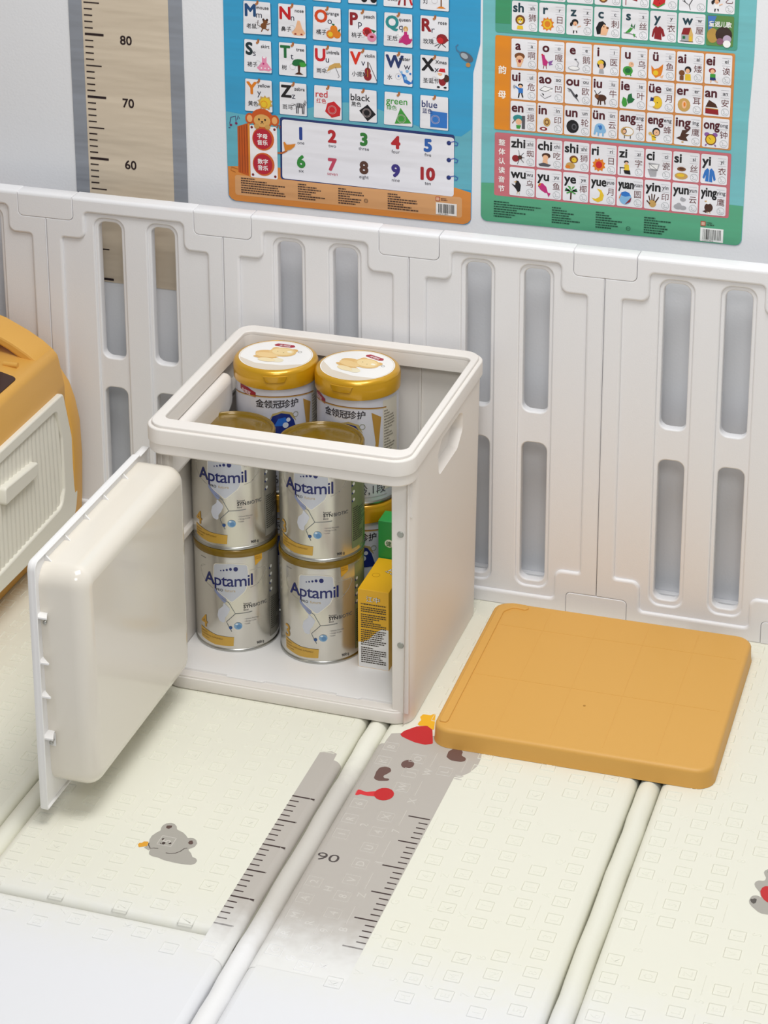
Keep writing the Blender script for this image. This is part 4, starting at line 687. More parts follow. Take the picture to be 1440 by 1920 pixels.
# walls ------------------------------------------------
def wallmap(side):
    if side > 0: return lambda u, v, w: (XR(v)+w, u, v)
    return lambda u, v, w: (XLt(v)-w, u, v)
hand = fillet([(-0.2620, 0.3370), (-0.1650, 0.3370), (-0.1380, 0.3560), (-0.1380, 0.3830), (-0.1560, 0.3900), (-0.2500, 0.3900), (-0.2680, 0.3740)], [.012, .012, .012, .008, .008, .008, .012], 4)
for side, nm in ((1, 'right'), (-1, 'left')):
    mb = MB(); yf, yb = -0.362, -0.050
    plate(mb, [(yf, 0.001), (yb+0.0, 0.001), (yb+0.0, 0.4040), (yf, 0.4040)], [hand], -0.0045, 0.0, 0.0, 2, wallmap(side))
    W_ = wallmap(side)
    # rounded pocket of the handle
    l0 = ccw(hand); l1 = offs(l0, 0.0035); l2 = offs(l0, 0.0065)
    loft(mb, [[W_(p[0], p[1], 0.0) for p in l0], [W_(p[0], p[1], -0.0025) for p in offs(l0, .0012)], [W_(p[0], p[1], -0.014*(0.7+0.3*(p[1]-.337)/.053)) for p in l1], [W_(p[0], p[1], -0.022*(0.55+0.45*(p[1]-.337)/.053)) for p in l2]], cap0=False)
    # rounded vertical corners, front and back
    for (ya, yb2, sgn) in ((-0.362, -0.3905, -1), (-0.050, -0.0200, 1)):
        ro = abs(yb2-ya)
        loops = []
        for z in (0.001, 0.2, 0.4040):
            X = (XR(z) if side > 0 else XLt(z)); yy = yb2 if sgn < 0 else (-0.0305+0.0125*z/0.42); r_ = abs(yy-ya)
            arc_o = [(X-side*r_*(1-math.cos(t)), ya+sgn*r_*math.sin(t), z) for t in [math.pi/2*k/8 for k in range(9)]]
            ri = r_-0.0045
            arc_i = [(X-side*r_+side*ri*math.cos(t), ya+sgn*ri*math.sin(t), z) for t in [math.pi/2*k/8 for k in range(8, -1, -1)]]
            if sgn < 0:   # front corner stops at the door recess
                arc_o = [(X-side*min(side*(X-p[0]), 0.0095), max(p[1], yb2), z) if side*(X-p[0]) > 0.0095 else p for p in arc_o]
                arc_i = [(X-side*min(max(side*(X-p[0]), 0.0045), 0.0095), p[1], z) for p in arc_i]
            loops.append(arc_o+arc_i)
        loft(mb, loops)
    A(mb.obj('side_wall', CAB, sharp=30))
    # front stile, set back from the rounded edge
    mb = MB(); s = side
    xa = (-0.0785 if s > 0 else -0.4545); xb = (-0.1035 if s > 0 else -0.4370)
    plate(mb, rr(min(xa, xb)-0.0005*0, 0.018, max(xa, xb), 0.390, 0.0012, 2), [], 0, 0.0045, 0.0012, 2, XZ(-0.3810))
    box(mb, min(xb, xb+s*0.004), -0.381, 0.02, max(xb, xb+s*0.004), -0.366, 0.39)
    if s < 0:
        for xx in (-0.4475, -0.4410): box(mb, xx, -0.3875, 0.03, xx+0.0022, -0.381, 0.386)
    A(mb.obj('front_stile', CAB, sharp=30))
    # inner moulding behind the handle, with the ledge running back from it
    mb = MB()
    xi = XR(.36)-0.0045 if s > 0 else XLt(.36)+0.0045
    mp = (lambda u, v, w: (xi-w, u, v)) if s > 0 else (lambda u, v, w: (xi+w, u, v))
    plate(mb, fillet([(-0.3805, 0.328), (-0.165, 0.328), (-0.130, 0.345), (-0.130, 0.400), (-0.3805, 0.400)], [0, .022, .022, .016, 0], 6), [], 0, 0.026, 0.0135, 6, mp, back=False, mult=lambda u, v: (0.05, 0.9, 1) if u < -0.375 else 1)
    A(mb.obj('handle_housing', CAB, sharp=40))
    mb = MB(); plate(mb, [(-0.132, 0.3560), (-0.050, 0.3560), (-0.050, 0.3620), (-0.132, 0.3620)], [], 0, 0.018, 0.001, 1, mp)
    plate(mb, [(-0.132, 0.3400), (-0.050, 0.3400), (-0.050, 0.3440), (-0.132, 0.3440)], [], 0, 0.012, 0.001, 1, mp)
    for zz in (0.198,):
        plate(mb, rr(-0.372, zz, -0.055, zz+0.012, .004, 3), [], 0.0012, 0.0095, 0.002, 2, mp)
    A(mb.obj('shelf_ledge', CAB, sharp=30))
mb = MB()
def BM(u, v, w): return (u, -0.0305+0.0125*v/0.42-w, v)
plate(mb, [(-0.434, 0.0), (-0.099, 0.0), (-0.099, 0.404), (-0.434, 0.404)], [], 0.0, 0.0045, 0, 1, BM)
A(mb.obj('back_wall', CAB))
mb = MB()
for xx in (-0.385, -0.290, -0.170): plate(mb, [(xx, 0.03), (xx+0.0025, 0.03), (xx+0.0025, 0.402), (xx, 0.402)], [], 0.0045, 0.0090, 0.0, 1, BM)
A(mb.obj('back_rib', CAB))
# base: rounded slab with the front sill, and the fitted floor sheet with its tongue joint
mb = MB(); lp = rr(-0.4570, -0.3905, -0.0765, -0.0310, 0.029, 8)
plate(mb, lp, [], 0.0006, 0.0195, 0.0015, 2, back_bev=0.003)
plate(mb, fillet([(-0.4540, -0.3880), (-0.1000, -0.3880), (-0.0830, -0.3820), (-0.0830, -0.3735), (-0.4540, -0.3735)], [.002, .01, .003, .001, .001], 3), [], 0.0195, 0.0222, 0.0012, 2)
A(mb.obj('base', CAB))
yj = -0.3685
tong = [(-0.452, yj), (-0.362, yj), (-0.362, yj-.0045), (-0.306, yj-.0045), (-0.302, yj), (-0.192, yj), (-0.192, yj-.0045), (-0.158, yj-.0045), (-0.154, yj), (-0.0835, yj), (-0.0835, -0.040), (-0.452, -0.040)]
mb = MB(); plate(mb, tong, [], 0.0190, 0.0232, 0.0008, 2); A(mb.obj('floor_sheet', CABW))
for zz in (0.3022, 0.128):
    mb = MB(); lathe(mb, [(0, 0.0012), (0.0042, 0.0012), (0.0048, 0.0006), (0.0048, -0.002)], 20)
    mb.v = [(-0.0906+v[0], -0.3855-v[2], zz+v[1]) for v in mb.v]; A(mb.obj('magnet', MAGN))
# door (opened, square to the cabinet front)
mb = MB(); DX = -0.4745
dl = fillet([(-0.7725, 0.025), (-0.3900, 0.025), (-0.3900, 0.3865), (-0.4230, 0.3865), (-0.4270, 0.3895), (-0.7725, 0.3920)], [.003, .003, .003, .002, .002, .012], 5)
plate(mb, dl, [], 0.0, 0.0085, 0.001, 2, YZ(DX), back_bev=0.003)
def rim(lp, inn, h):
    a = ccw(lp); b = offs(a, inn); plate(mb, a, [b], 0.0075, h, 0.0006, 1, YZ(DX))
rim(dl, 0.0022, 0.0120)
door = mb.obj('door', CABW, sharp=30); A(door)
def D(o): o.parent = door; return o
mb = MB()
plate(mb, rr(-0.7580, 0.0480, -0.4040, 0.3780, 0.028, 8), [], 0.0065, 0.0740, 0.0235, 8, lambda u, v, w: (DX+w, u+0.010*(0.38-v)/0.33*(1 if u < -.6 else 0), v))
B_ = mb.obj('bin_panel', BIN, sharp=60); D(B_)
tag(B_, 'glossy cream inner bin of the door')
for zz in (0.2455, 0.1955):
    mb = MB(); plate(mb, fillet([(0.006, -0.7705), (0.0210, -0.7705), (0.0250, -0.7690), (0.0210, -0.7670), (0.006, -0.7530)], [0, .001, .001, .001, 0], 2), [], zz, zz+0.0022, 0, 1, lambda u, v, w: (DX+u, v, w)); D(mb.obj('rib', CABW))
for zz in (0.3120, 0.1330):
    mb = MB(); plate(mb, [(0.006, -0.7705), (0.0245, -0.7705), (0.0200, -0.7600), (0.0160, -0.7450), (0.006, -0.7450)], [], zz, zz+0.0022, 0, 1, lambda u, v, w: (DX+u, v, w))
    plate(mb, [(0.006, -0.7520), (0.019, -0.7520), (0.006, -0.7500)], [], zz-0.020, zz, 0, 1, lambda u, v, w: (DX+u, v, w)); D(mb.obj('bracket', CABW))
    mb = MB(); lathe(mb, [(0, 0.003), (0.0024, 0.003), (0.0030, 0.002), (0.0030, 0), (0.0014, 0), (0.0014, -0.006)], 14)
    mb.v = [(DX+0.0165+v[0], -0.7590-v[2], zz-0.010+v[1]) for v in mb.v]; D(mb.obj('screw', STEEL))
for yy in (-0.735, -0.675, -0.612, -0.550, -0.482):
    mb = MB(); plate(mb, [(0.006, 0.374), (0.0150, 0.3745), (0.0190, 0.3765), (0.0150, 0.380), (0.006, 0.3895)], [], yy, yy+0.0022, 0, 1, lambda u, v, w: (DX+u, w, v)); D(mb.obj('rib', CABW))
mb = MB(); box(mb, DX+0.006, -0.4020, 0.30, DX+0.020, -0.3900, 0.34, 0.002); D(mb.obj('hinge', CABW)); mb = MB(); box(mb, DX+0.006, -0.4020, 0.08, DX+0.020, -0.3900, 0.12, 0.002); D(mb.obj('hinge', CABW))

# ------------------------------------------------------------------ cans
def cylmap(R): return lambda u, v, w: ((R+w)*math.sin(u/R), -(R+w)*math.cos(u/R), v)
FL = 0.0232
def silver_can(num, name='formula_can'):
    root = empty(name)
    R = 0.0625; mb = MB()
    lathe(mb, [(0.0, 0.0025), (R-.004, 0.002), (R-.002, 0.0), (R+.0006, 0.0004), (R+.0010, 0.0018), (R+.0006, 0.0034), (R-.0006, 0.0044)], 96, mi=1)
    lathe(mb, [(R-.0006, 0.0044), (R, 0.0060), (R, 0.1555), (R-.0006, 0.1575)], 96, mi=0)
    mb.obj('can_body', [FOIL, STEEL], root, sharp=40)
    mb = MB()
    lathe(mb, [(R-.0003, 0.1572), (R+.0010, 0.1574), (R+.0012, 0.1655), (R-.0004, 0.1678), (R-.0030, 0.1680), (R-.0042, 0.1668), (R-.0052, 0.1645), (R-.0075, 0.1642), (R-.0100, 0.1652), (0.030, 0.1656), (0, 0.1656)], 96)
    mb.obj('gold_lid', GOLDP, root, sharp=40)
    r = R*math.pi/180; P = Print(cylmap(R), 'can', step=0.0035, dl=0.00012, base=0.00015)
    DB = '1c2468'
    # swooping ribbon and shield
    P.line([(-30*r, .1330), (-36*r, .1300), (-34*r, .1200), (-24*r, .1080), (-13*r, .1020)], .0007, 'b9b5ac', 1); P.line([(-26*r, .1365), (-33*r, .1345), (-36*r, .1300)], .0007, 'b9b5ac', 1)
    P.line([(40*r, .1340), (64*r, .1340), (66*r, .1290), (60*r, .1180), (50*r, .1080), (40*r, .1050)], .0007, 'bcb8b0', 1)
    P.poly(fillet([(-10*r, .104), (-2*r, .096), (8*r, .086), (4*r, .080), (-6*r, .092), (-11*r, .099)], .004, 4), '8f98bb', 1)
    P.poly(fillet([(2*r, .0830), (12*r, .0720), (8*r, .0620), (4*r, .0560), (4*r, .0470), (-4*r, .0500), (-7*r, .0590), (-5*r, .0690), (2*r, .0760)], .005, 5), 'cdd0da', 1)
    P.line([(0*r, .0890), (10*r, .0820), (18.5*r, .0640), (38*r, .0650), (42*r, .0655)], .0009, '7f8484', 2)
    P.line([(18.5*r, .0640), (6*r, .0500), (10*r, .0400), (13*r, .0340)], .0009, '6f7478', 2)
    sh = fillet([(-11*r, .1445), (15*r, .1480), (37*r, .1445), (39*r, .1180), (33*r, .1000), (14*r, .0820), (-6*r, .0990), (-12*r, .1180)], [.006, .02, .006, .012, .012, .004, .012, .012], 4)
    P.poly(sh, 'ece7d8', 2); P.poly(offs(ccw(sh), .0011), 'c6cad3', 3)
    # five dots
    for a, z, q in ((0, .1345, .0011), (4, .1355, .0014), (8.5, .1368, .0018), (13.5, .1380, .0024), (20.5, .1382, .0037)): P.ell(a*r, z, q*.9, q, DB, 4)
    P.text('Aptamil', -26.5*r, .1095, .0195, DB, .013, 4, maxw=76*r, sp=.93); P.ell(52.5*r, .1105, .0005, .0005, DB, 4)
    P.text('PRO', -7.5*r, .1003, .0042, '2a2a33', .02, 4); P.text('futura', 5*r, .1003, .0044, 'b9a068', 0, 4, sx=1.1)
    P.text('Patented', 30*r, .0788, .0024, '4a4a4c', .01, 3); P.text('SYN', 30*r, .0725, .0056, '222226', .025, 3); P.text('BIOTIC', 44*r, .0725, .0056, '5c5c5e', 0, 3, maxw=26*r); P.text('Blend', 30*r, .0685, .0024, '4a4a4c', .01, 3)
    for k, s in enumerate(('Immune Nutrients', 'Omega 3 LCPs', 'Lutein')): P.text('• '+s, 31*r, .0535-k*.0040, .0020, '6a6a6c', 0, 3)
    P.ell(22*r, .0435, .0062, .0058, '7fa6c8', 3); P.ell(23*r, .0425, .0036, .0034, '5f8cb8', 4); P.ell(20*r, .0470, .0022, .0014, 'd8e6f0', 5); P.ell(11.5*r, .0405, .0026, .0025, '2a4f8a', 3)
    gold = 'c8982e'
    if num == '4': P.text('4', -37*r, .0325, .0210, gold, .02, 3)
    else: P.text('3', -39*r, .0325, .0210, gold, .02, 3)
    P.poly([(-39*r, .0305), (-10*r, .0250), (16*r, .0245), (15*r, .0100), (-12*r, .0085), (-38*r, .0125)], 'cda342', 2)
    for k, s in enumerate(('PREMIUM', 'NUTRITIONAL SUPPLEMENT' if num == '4' else 'TODDLER NUTRITIONAL SUPPLEMENT', 'From 2 years')): P.text(s, -37.5*r, .0235-k*.0042, .0024, '6a4a14', .004, 3, maxw=46*r, rot=-.02)
    P.poly([(47*r, .1570), (59*r, .1570), (59*r, .1480), (48*r, .1400)], 'd9a431', 2); P.text('SPECIAL', 48*r, .1525, .0020, '7a5210', 0, 3, maxw=10*r); P.text('FORMULA', 48*r, .1495, .0020, '7a5210', 0, 3, maxw=10*r)
    P.text('900 g', 48*r, .0085, .0042, '3a3a3c', .02, 3); P.text('NUTRICIA', -34*r, .1480, .0018, '4a4a4a', 0, 2)
    # back panel starting on the right
    P.rect(72*r, .012, 130*r, .153, '8d8a80' if num == '4' else '7f8a62', 1)
    for k in range(4): P.ell(76*r, .128-k*.0125, .0024, .0026, 'e8e8e2', 3); P.ell(73.5*r, .126-k*.0125, .0016, .0018, '23306e', 2)
    smudge(P, 74*r, .078, .040, .055, 16, '3c3c34', 2, 3)
    P.poly([(100*r, .012), (150*r, .012), (150*r, .153), (104*r, .153), (112*r, .08)], '4f8a3a' if num == '3' else '2a2c38', 2)
    P.obj('can_label', root); return root
def copy_tree(o):
    c = o.copy(); COL.objects.link(c)
    for chd in list(o.children):
        d = chd.copy(); COL.objects.link(d); d.parent = c; d.matrix_parent_inverse = chd.matrix_parent_inverse.copy()
    return c
c4 = silver_can('4'); c3 = silver_can('3')
def put(o, x, y, z, rz, label, cat='can', group=None):
    o.location = (x, y, z); o.rotation_euler = (0, 0, rad(rz)); tag(o, label, cat, group); return o
LC = (-0.3920, -0.2445); RC = (-0.2580, -0.2390)
put(c4, LC[0], LC[1], FL, 0, 'silver milk powder can numbered 4, lower of the left stack in the cabinet', group='silver cans in the cabinet')
put(copy_tree(c4), LC[0]-.001, LC[1]+.0015, FL+.1682, -5, 'silver milk powder can numbered 4, upper of the left stack, under the rim', group='silver cans in the cabinet')
put(c3, RC[0], RC[1], FL, -2, 'silver milk powder can numbered 3, lower of the right stack beside the yellow box', group='silver cans in the cabinet')
put(copy_tree(c3), RC[0]+.001, RC[1]+.001, FL+.1682, -9, 'silver milk powder can numbered 3, upper of the right stack, green at its side', group='silver cans in the cabinet')

def white_can():
    root = empty('formula_can'); R = 0.0617; mb = MB()
    lathe(mb, [(0, .003), (R-.004, .002), (R-.002, 0), (R+.0006, .0006), (R+.0010, .003), (R-.0004, .0050)], 96, mi=1)
    lathe(mb, [(R-.0004, .0050), (R, .0070), (R, .1720)], 96, mi=0)
    mb.obj('can_body', [CANW, STEEL], root, sharp=40)
    mb = MB(); lathe(mb, [(R-.0002, .1715), (R+.0026, .1718), (R+.0030, .1925), (R+.0022, .1938), (R+.0022, .1944), (R+.0012, .1975), (R-.0022, .2005), (R-.0052, .2012), (R-.0056, .2006), (0, .2006)], 96)
    Lw = 0.024; a0 = rad(4); a1 = rad(36)
    lip = mb.obj('gold_lid', GOLDM, root, sharp=40)
    P = Print(cylmap(R+.0030), 'can', step=.0035, dl=.0002, base=.0004)
    rr_m = (R+.0030)*math.pi/180
    tab = fillet([(3*rr_m, .1940), (6*rr_m, .1835), (31*rr_m, .1835), (35*rr_m, .1940)], [0, .004, .004, 0], 5); tb = ccw(tab)
    mb = MB(); plate(mb, tb, [], 0, .0016, .0008, 2); bm = bmesh.new(); me = bpy.data.meshes.new('t'); me.from_pydata(mb.v, [], mb.f); bm.from_mesh(me); k = 0
    while k < .05:
        bmesh.ops.bisect_plane(bm, geom=bm.verts[:]+bm.edges[:]+bm.faces[:], plane_co=(k, 0, 0), plane_no=(1, 0, 0)); k += .003
    cm = cylmap(R+.0030)
    for v in bm.verts: v.co = cm(*v.co)
    bm.to_mesh(me); bm.free(); t_ = link('lid_tab', me, GOLDM, lip, 35)
    # round printed sticker on the lid
    P = Print(lambda u, v, w: (u, v, .2006+w), 'can', dl=.00012, base=.00015); q = R-.0056
    P.ell(0, 0, q, q, 'f3f1ee', 0, 64); P.circ(0, 0, q-.0015, .0006, 'd9c7a0', 1, 64)
    P.poly([(q*.97*math.cos(t), q*.97*math.sin(t)) for t in [math.pi*(1.12+.76*k/20) for k in range(21)]]+[(.02, -.034), (-.02, -.036)], 'ddd2c2', 1)
    P.poly(fillet([(-.016, .038), (-.012, .044), (.014, .044), (.018, .038), (.013, .034), (-.013, .034)], .002, 2), 'a81d34', 2); P.text('金领冠', .001, .0362, .0052, 'f4e8e8', .02, 3, al='c', cap=.88)
    for (x, y, a, b, c, l) in ((-.012, .004, .022, .012, 'e2b873', 2), (.006, .014, .021, .017, 'e6c07c', 3), (.006, .015, .017, .013, 'efd59c', 4), (-.014, -.003, .018, .009, 'ecca8c', 3), (-.010, -.012, .022, .006, 'dcb068', 2), (-.008, -.020, .014, .007, 'f0dcae', 3), (.008, -.017, .010, .008, 'ece2c4', 2), (-.008, .024, .006, .006, 'dfb26a', 2), (.021, .024, .006, .006, 'dfb26a', 2), (.016, .017, .004, .003, 'faf2dc', 5)): P.ell(x, y, a, b, c, l, 20)
    P.ell(.008, .012, .0008, .0008, '6a4a20', 5); P.ell(-.002, .014, .0008, .0008, '6a4a20', 5); P.circ(.031, .022, .003, .0006, '7a7a6a', 2)
    P.obj('lid_sticker', lip)
    r = R*math.pi/180; P = Print(cylmap(R), 'can', step=.0035, dl=.00012, base=.00015)
    P.poly(fillet([(-40*r, .1700), (-24*r, .1690), (-10*r, .1640), (-10*r, .1560), (-26*r, .1570), (-40*r, .1620)], .001, 2), '9e1c30', 2)
    P.text('金领冠', -37*r, .1600, .0058, 'f0dede', .02, 3, cap=.88, rot=-.12, maxw=24*r)
    P.line([((-60+6*k)*r, .1520+.0080*math.sin(math.pi*(k/24))+(.002 if k > 12 else 0)*(k-12)/12) for k in range(25)], .0011, '8a5a24', 2)
    P.line([((-60+6*k)*r, .1508+.0080*math.sin(math.pi*(k/24))+(.002 if k > 12 else 0)*(k-12)/12) for k in range(25)], .0010, 'c9a050', 2)
    P.text('金领冠', -10*r, .1425, .0122, '26222a', .014, 3, cap=.88, sp=.94); P.text('珍护', 27*r, .1425, .0122, '26222a', .014, 3, cap=.88)
    P.poly([(10*r, .118), (14*r, .128), (26*r, .1330), (38*r, .130), (44*r, .120), (50*r, .098), (10*r, .098)], '1f2f7a', 3); P.poly([(8*r, .118), (14*r, .132), (28*r, .1365), (42*r, .132), (48*r, .118), (38*r, .129), (26*r, .1325), (14*r, .128)], 'b9a46a', 2)
    P.poly([(16*r, .112), (22*r, .124), (32*r, .126), (36*r, .112)], '2a6ac8', 4); P.ell(36*r, .1215, .0032, .0034, 'd8dce2', 5); P.ell(32*r, .1130, .0045, .0045, 'd0d6de', 5)
    P.circ(47*r, .1285, .0045, .0008, '8a8a6a', 3); P.poly([(60*r, .150), (75*r, .140), (70*r, .09), (62*r, .06), (66*r, .10)], 'b58a3c', 2); P.rect(78*r, .02, 110*r, .165, 'd6d0c2', 1); smudge(P, 80*r, .15, .025, .12, 26, '8a8478', 2, 4)
    P.text('PRO', 10*r, .080, .008, 'b0a8a0', 0, 3)
    P.text('0-6月龄,1段', 0*r, .0180, .0165, '4a4a52', -.004, 3, cap=.88, maxw=82*r)
    P.line([((-60+6*k)*r, .012+.0*k) for k in range(25)], .001, 'a9a9a9', 2)
    P.obj('can_label', root); return root
w0 = white_can()
BLc = (-0.3712, -0.1120); BRc = (-0.2414, -0.1120)
put(w0, BLc[0], BLc[1], FL, -2, 'white milk powder can hidden at the bottom of the back left stack', group='white cans with gold lids')
put(copy_tree(w0), BLc[0], BLc[1], FL+.2015, 0, 'white can with gold lid, top of the back left stack in the cabinet', group='white cans with gold lids')
put(copy_tree(w0), BRc[0], BRc[1], FL, -8, 'white can standing low at the back right, dark in the gap above the yellow box', group='white cans with gold lids')
put(copy_tree(w0), BRc[0], BRc[1], FL+.2015, -23, 'white can with gold lid, top of the back right stack in the cabinet', group='white cans with gold lids')
for root in [o for o in COL.objects if o.name.startswith('formula_can')]:   # copies also need the lid's own sub-parts
    lid = [c for c in root.children if c.name.startswith('gold_lid')]
    if lid and not lid[0].children:
        src = [c for c in w0.children if c.name.startswith('gold_lid')][0]
        if lid[0].data == src.data:
            for g in list(src.children):
                d = g.copy(); COL.objects.link(d); d.parent = lid[0]

# ------------------------------------------------------------------ medicine boxes
yb = empty('medicine_box', (-0.1625, -0.286, FL), 'yellow and white carton with small black print beside the right cans', 'box'); A = at(yb)
mb = MB(); plate(mb, [(-0.1860, -0.2870), (-0.1390, -0.2870), (-0.1390, -0.1865), (-0.1860, -0.1865)], [], FL, 0.1515, .0006, 1); A(mb.obj('carton', pmat('yellow_card', 'e9b21c', .4)))
P = Print(XZ(-0.2870), 'ink', dl=.0001, base=.00012)
P.poly([(-0.1857, FL+.0004), (-0.1393, FL+.0004), (-0.1393, .090), (-0.1480, .0905), (-0.1560, .086), (-0.1630, .078), (-0.1700, .070), (-0.1780, .0655), (-0.1857, .0640)], 'efeeec', 0)
P.text('江中', -0.1730, .1330, .0085, '1a1a1a', .03, 2, cap=.88, sx=1.15); P.text('江中', -0.1732, .1330, .0085, 'f2f2ee', .0, 3, cap=.88, sx=1.12)
R_ = random.Random(2); z = .1270
while z > .030:
    xx = -0.1815; end = -0.1430-(R_.random()*.012 if R_.random() < .3 else 0)-(.02 if R_.random() < .1 else 0)
    while xx < end:
        q = .0012+.003*R_.random(); P.rect(xx, z, min(xx+q, end), z+.0018, '3a3020', 2); xx += q+.0006
    z -= .0034 if R_.random() < .85 else .0052
A(P.obj('front_print', None))
P = Print(lambda u, v, w: (u, v, .1515+w), 'ink', dl=.0001, base=.00012)
P.text('江中', -0.1530, -0.2330, .0130, '151515', .045, 1, cap=.88, rot=rad(62)); P.text('江中', -0.1530, -0.2330, .0130, 'f2f2ee', .0, 2, cap=.88, rot=rad(62)); P.circ(-0.1730, -0.240, .0060, .0006, 'b58412', 1)
A(P.obj('top_print', None))
gb = empty('medicine_box', (-0.13, -0.14, FL), 'green carton standing upright behind the yellow one', 'box'); A = at(gb)
mb = MB(); plate(mb, [(-0.1868, -0.1845), (-0.0900, -0.1845), (-0.0900, -0.1500), (-0.1868, -0.1500)], [], FL, 0.2120, .0006, 1); A(mb.obj('carton', pmat('green_card', '2a9a48', .4)))
P = Print(XZ(-0.1845), 'ink', dl=.0001, base=.00012); P.ell(-0.1700, .1760, .0070, .0065, 'e6efe2', 0); P.ell(-0.1600, .1660, .0040, .006, 'e6efe2', 0); P.ell(-0.152, .170, .008, .009, 'e6efe2', 0); P.text('健', -0.1750, .1720, .0080, '14622a', .02, 1, cap=.88); A(P.obj('front_print', None))

# ------------------------------------------------------------------ mustard lid lying on the mat
lid = empty('cabinet_lid', (-0.0347, -0.4240, 0.0), 'mustard yellow square plastic lid lying flat on the mat right of the cabinet', 'lid')
lid.rotation_euler = (0, 0, 0.0153)
LW, LD, LT = 0.3960, 0.3840, 0.0298
mb = MB(); lp = rr(0, 0, LW, LD, 0.026, 8)
loops = []
for d, z in ((-.0015, 0.0006), (-.0008, 0.008), (0, 0.020)): loops.append((d, z))
cc0 = ccw(lp); n = len(cc0)
prof = [(-.0010, .0004), (0.0, .004), (.0006, LT-.0075)]+[(.0006+.0062*(1-math.cos(t)), LT-.0075+.0062*math.sin(t)) for t in [math.pi/2*k/5 for k in range(1, 6)]]
mb.add([(p[0], p[1], z) for d, z in prof for p in offs(cc0, d)], [(k*n+i, k*n+(i+1) % n, (k+1)*n+(i+1) % n, (k+1)*n+i) for k in range(len(prof)-1) for i in range(n)])
top0 = offs(cc0, prof[-1][0]); zt = LT-.0013
# raised strip on the left edge ending in a hook, moulded with the frame
strip = fillet([(.0115, .022), (.0200, .022), (.0200, .349), (.0330, .3655), (.0500, .3630), (.0530, .3720), (.0440, .3765), (.0250, .3765), (.0115, .3640)], [.001, .001, .010, .008, .004, .004, .004, .012, .010], 4)
mb.add([(p[0], p[1], zt) for p in top0], tessellate_polygon([[Vector((p[0], p[1], 0)) for p in top0]]))
plate(mb, fillet([(.0070, .018), (.0175, .018), (.0195, .024), (.0195, .349), (.0310, .3650), (.0500, .3620), (.0545, .3690), (.0480, .3768), (.0250, .3768), (.0070, .3640)], [.004, .003, .003, .012, .008, .004, .004, .004, .016, .016], 4), [], zt-.001, LT+.0012, .0016, 3, back=False)
mb.obj('lid_shell', MUST, lid, sharp=40)
mb = MB()
for xx in (.088, .165, .240, .315): box(mb, xx, .020, zt-.0002, xx+.0009, .366, zt+.00022)
for yy in (.160, .310): box(mb, .022, yy, zt-.0002, .380, yy+.0009, zt+.0002)
mb.obj('moulding_line', MUST, lid)
mb = MB(); lathe(mb, [(0, .0006), (.0016, .0005), (.002, 0)], 12, (.1940, .1190, zt)); mb.obj('injection_mark', pmat('mustard_dark', 'a87a2a', .5), lid)

# ------------------------------------------------------------------ toy storage bin at the left
toy = empty('toy_bin', (-0.98, -0.30, 0.0), 'mustard and cream plastic toy bin with ribbed side panel, cut off at the left', 'toy bin'); A = at(toy)
mb = MB(); TX = -0.7500
prof = fillet([(-1.22, .066), (TX-.004, .066), (TX-.004, .3020), (TX-.0150, .3600), (-0.90, .3740), (-1.22, .3740)], [.02, .010, .03, .016, .03, .03], 5)
plate(mb, prof, [], 0.050, 0.62, .004, 2, XZ(0), back_bev=.004); A(mb.obj('body', MUSTT, sharp=40))
mb = MB()                                      # arched far end, thick rounded rim with a sunk face
half = [(-0.7600, 0.0), (-0.7500, .050), (-0.7460, .100), (-0.7445, .135), (-0.7430, .1665), (-0.7446, .2296), (-0.7513, .2662), (-0.7602, .2940), (-0.7820, .3274), (-0.8052, .3504), (-0.8307, .3658), (-0.8693, .3841), (-0.915, .398), (-0.955, .405), (-0.985, .4065)]
arch = half+[(-1.97-x, z) for x, z in reversed(half[:-1])]
inner = offs(ccw(arch), 0.014)
ins = [p for p in offs(ccw(arch), 0.013) if p[1] > .30]
plate(mb, arch, [], 0.018, 0.055, .004, 3, XZ(0), back_bev=.006)
hl = [p for p in ins]; hl = sorted(hl, key=lambda p: p[0])
P3 = hl+[(p[0], p[1]+0.0115) for p in reversed(hl)]
rh = [(-0.7670, .3450), (-0.7730, .3585), (-0.7903, .3720), (-0.8156, .3866), (-0.8538, .4040), (-0.905, .418), (-0.955, .425), (-0.985, .4265)]; rim_o = [(-1.97-x, z) for x, z in rh[:-1]]+rh[::-1]; rim_i = [( -0.985+(x+0.985)*0.945, z-0.0125) for x, z in rim_o]
plate(mb, rim_o+rim_i[::-1], [], 0.048, 0.106, .004, 2, XZ(0)); A(mb.obj('arched_end', MUSTT, sharp=40))
mb = MB(); rim2 = [(-0.985+(x+0.985)*0.88, z-0.026) for x, z in rim_o]; rim3 = [(-0.985+(x+0.985)*0.84, z-0.034) for x, z in rim_o]
plate(mb, rim2+rim3[::-1], [], 0.050, 0.095, .003, 2, XZ(0)); A(mb.obj('arch_rib', MUSTT, sharp=40))
mb = MB()
for x in (-0.815, -0.955): tube(mb, [(x, -0.140, .366), (x+.024, -0.140, .366)], .0045, 12)
A(mb.obj('hinge_knuckle', MUSTT, sharp=40))
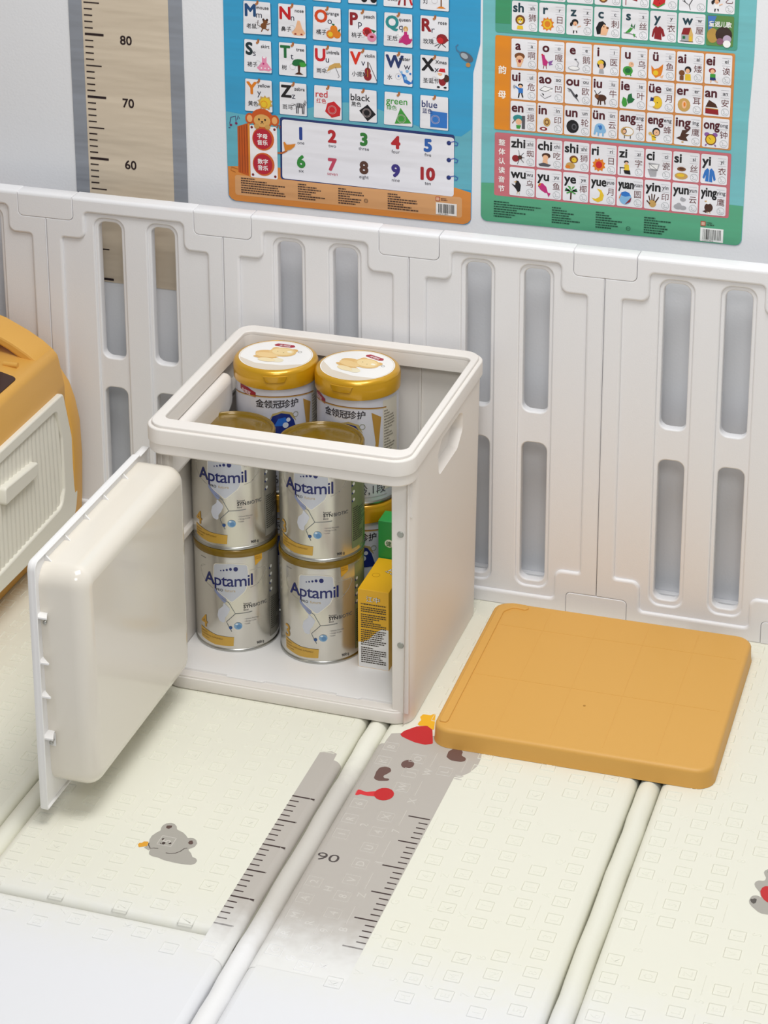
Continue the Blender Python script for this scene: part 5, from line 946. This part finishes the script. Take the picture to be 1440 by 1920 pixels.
# cream side panel
mb = MB(); Z0, Z1 = .0790, .2985
so = fillet([(-0.62, Z0), (-0.052, Z0-.012), (-0.040, .108), (-0.0480, .200), (-0.0760, Z1), (-0.62, Z1)], [.02, .028, .004, .05, .010, .02], 5)
si = fillet([(-0.60, .0960), (-0.1000, .1100), (-0.0880, .135), (-0.0880, .225), (-0.1020, .2780), (-0.60, .2780)], [.01, .02, .01, .03, .016, .01], 5)
plate(mb, so, [si], 0.0, .0085, .0030, 3, YZ(TX-.004)); pan = mb.obj('side_panel', CREAM, sharp=40); A(pan)
mb = MB()                                      # fluted field inside the frame
yy0, yy1, st = -0.601, -0.0870, 0.0145; nn = int((yy1-yy0)/st*6); rows_ = []
for k in range(nn+1):
    y = yy0+(yy1-yy0)*k/nn; ph = ((y-yy0)/st) % 1.0; w = .0015+.0030*math.sin(math.pi*ph); rows_.append((y, w))
zl = [.095, .15, .21, .279]; vs = []
for z in zl:
    sh_ = -0.012*((z-.1)/.18)**2
    for y, w in rows_: vs.append((TX-.004+w, min(y+sh_*max(0, 1+y/.3), -0.086), z))
m_ = len(rows_); mb.add(vs, [(j*m_+i, j*m_+i+1, (j+1)*m_+i+1, (j+1)*m_+i) for j in range(len(zl)-1) for i in range(m_-1)])
fl = mb.obj('fluted_field', CREAM, pan, sharp=70)
mb = MB(); plate(mb, fillet([(-0.3080, .2100), (-0.1960, .2080), (-0.1900, .2140), (-0.1900, .2310), (-0.3050, .2390)], .006, 4), [], 0.0, .0150, .0025, 3, YZ(TX-.004)); mb.obj('grip_bar', CREAM, pan, sharp=40)
mb = MB(); sl = lambda x: .3600+(.3740-.3600)*(TX-.0150-x)/(-.0150+TX+.90)
def WMP(u, v, w): return (u, v, (sl(u))+w+.0002)
plate(mb, fillet([(-1.10, -0.50), (-0.7750, -0.50), (-0.7750, -0.175), (-0.8050, -0.168), (-1.10, -0.168)], [.01, .01, .012, .012, .01], 4), [], -.001, .0008, .0004, 1, WMP); A(mb.obj('tinted_window', DARK, sharp=40))
mb = MB(); box(mb, -1.20, -0.58, 0.0, -0.795, -0.10, .068, .01); A(mb.obj('foot', MUSTT, sharp=40))

for d in (_to, _RO): bpy.data.objects.remove(d)
bpy.context.view_layer.update()
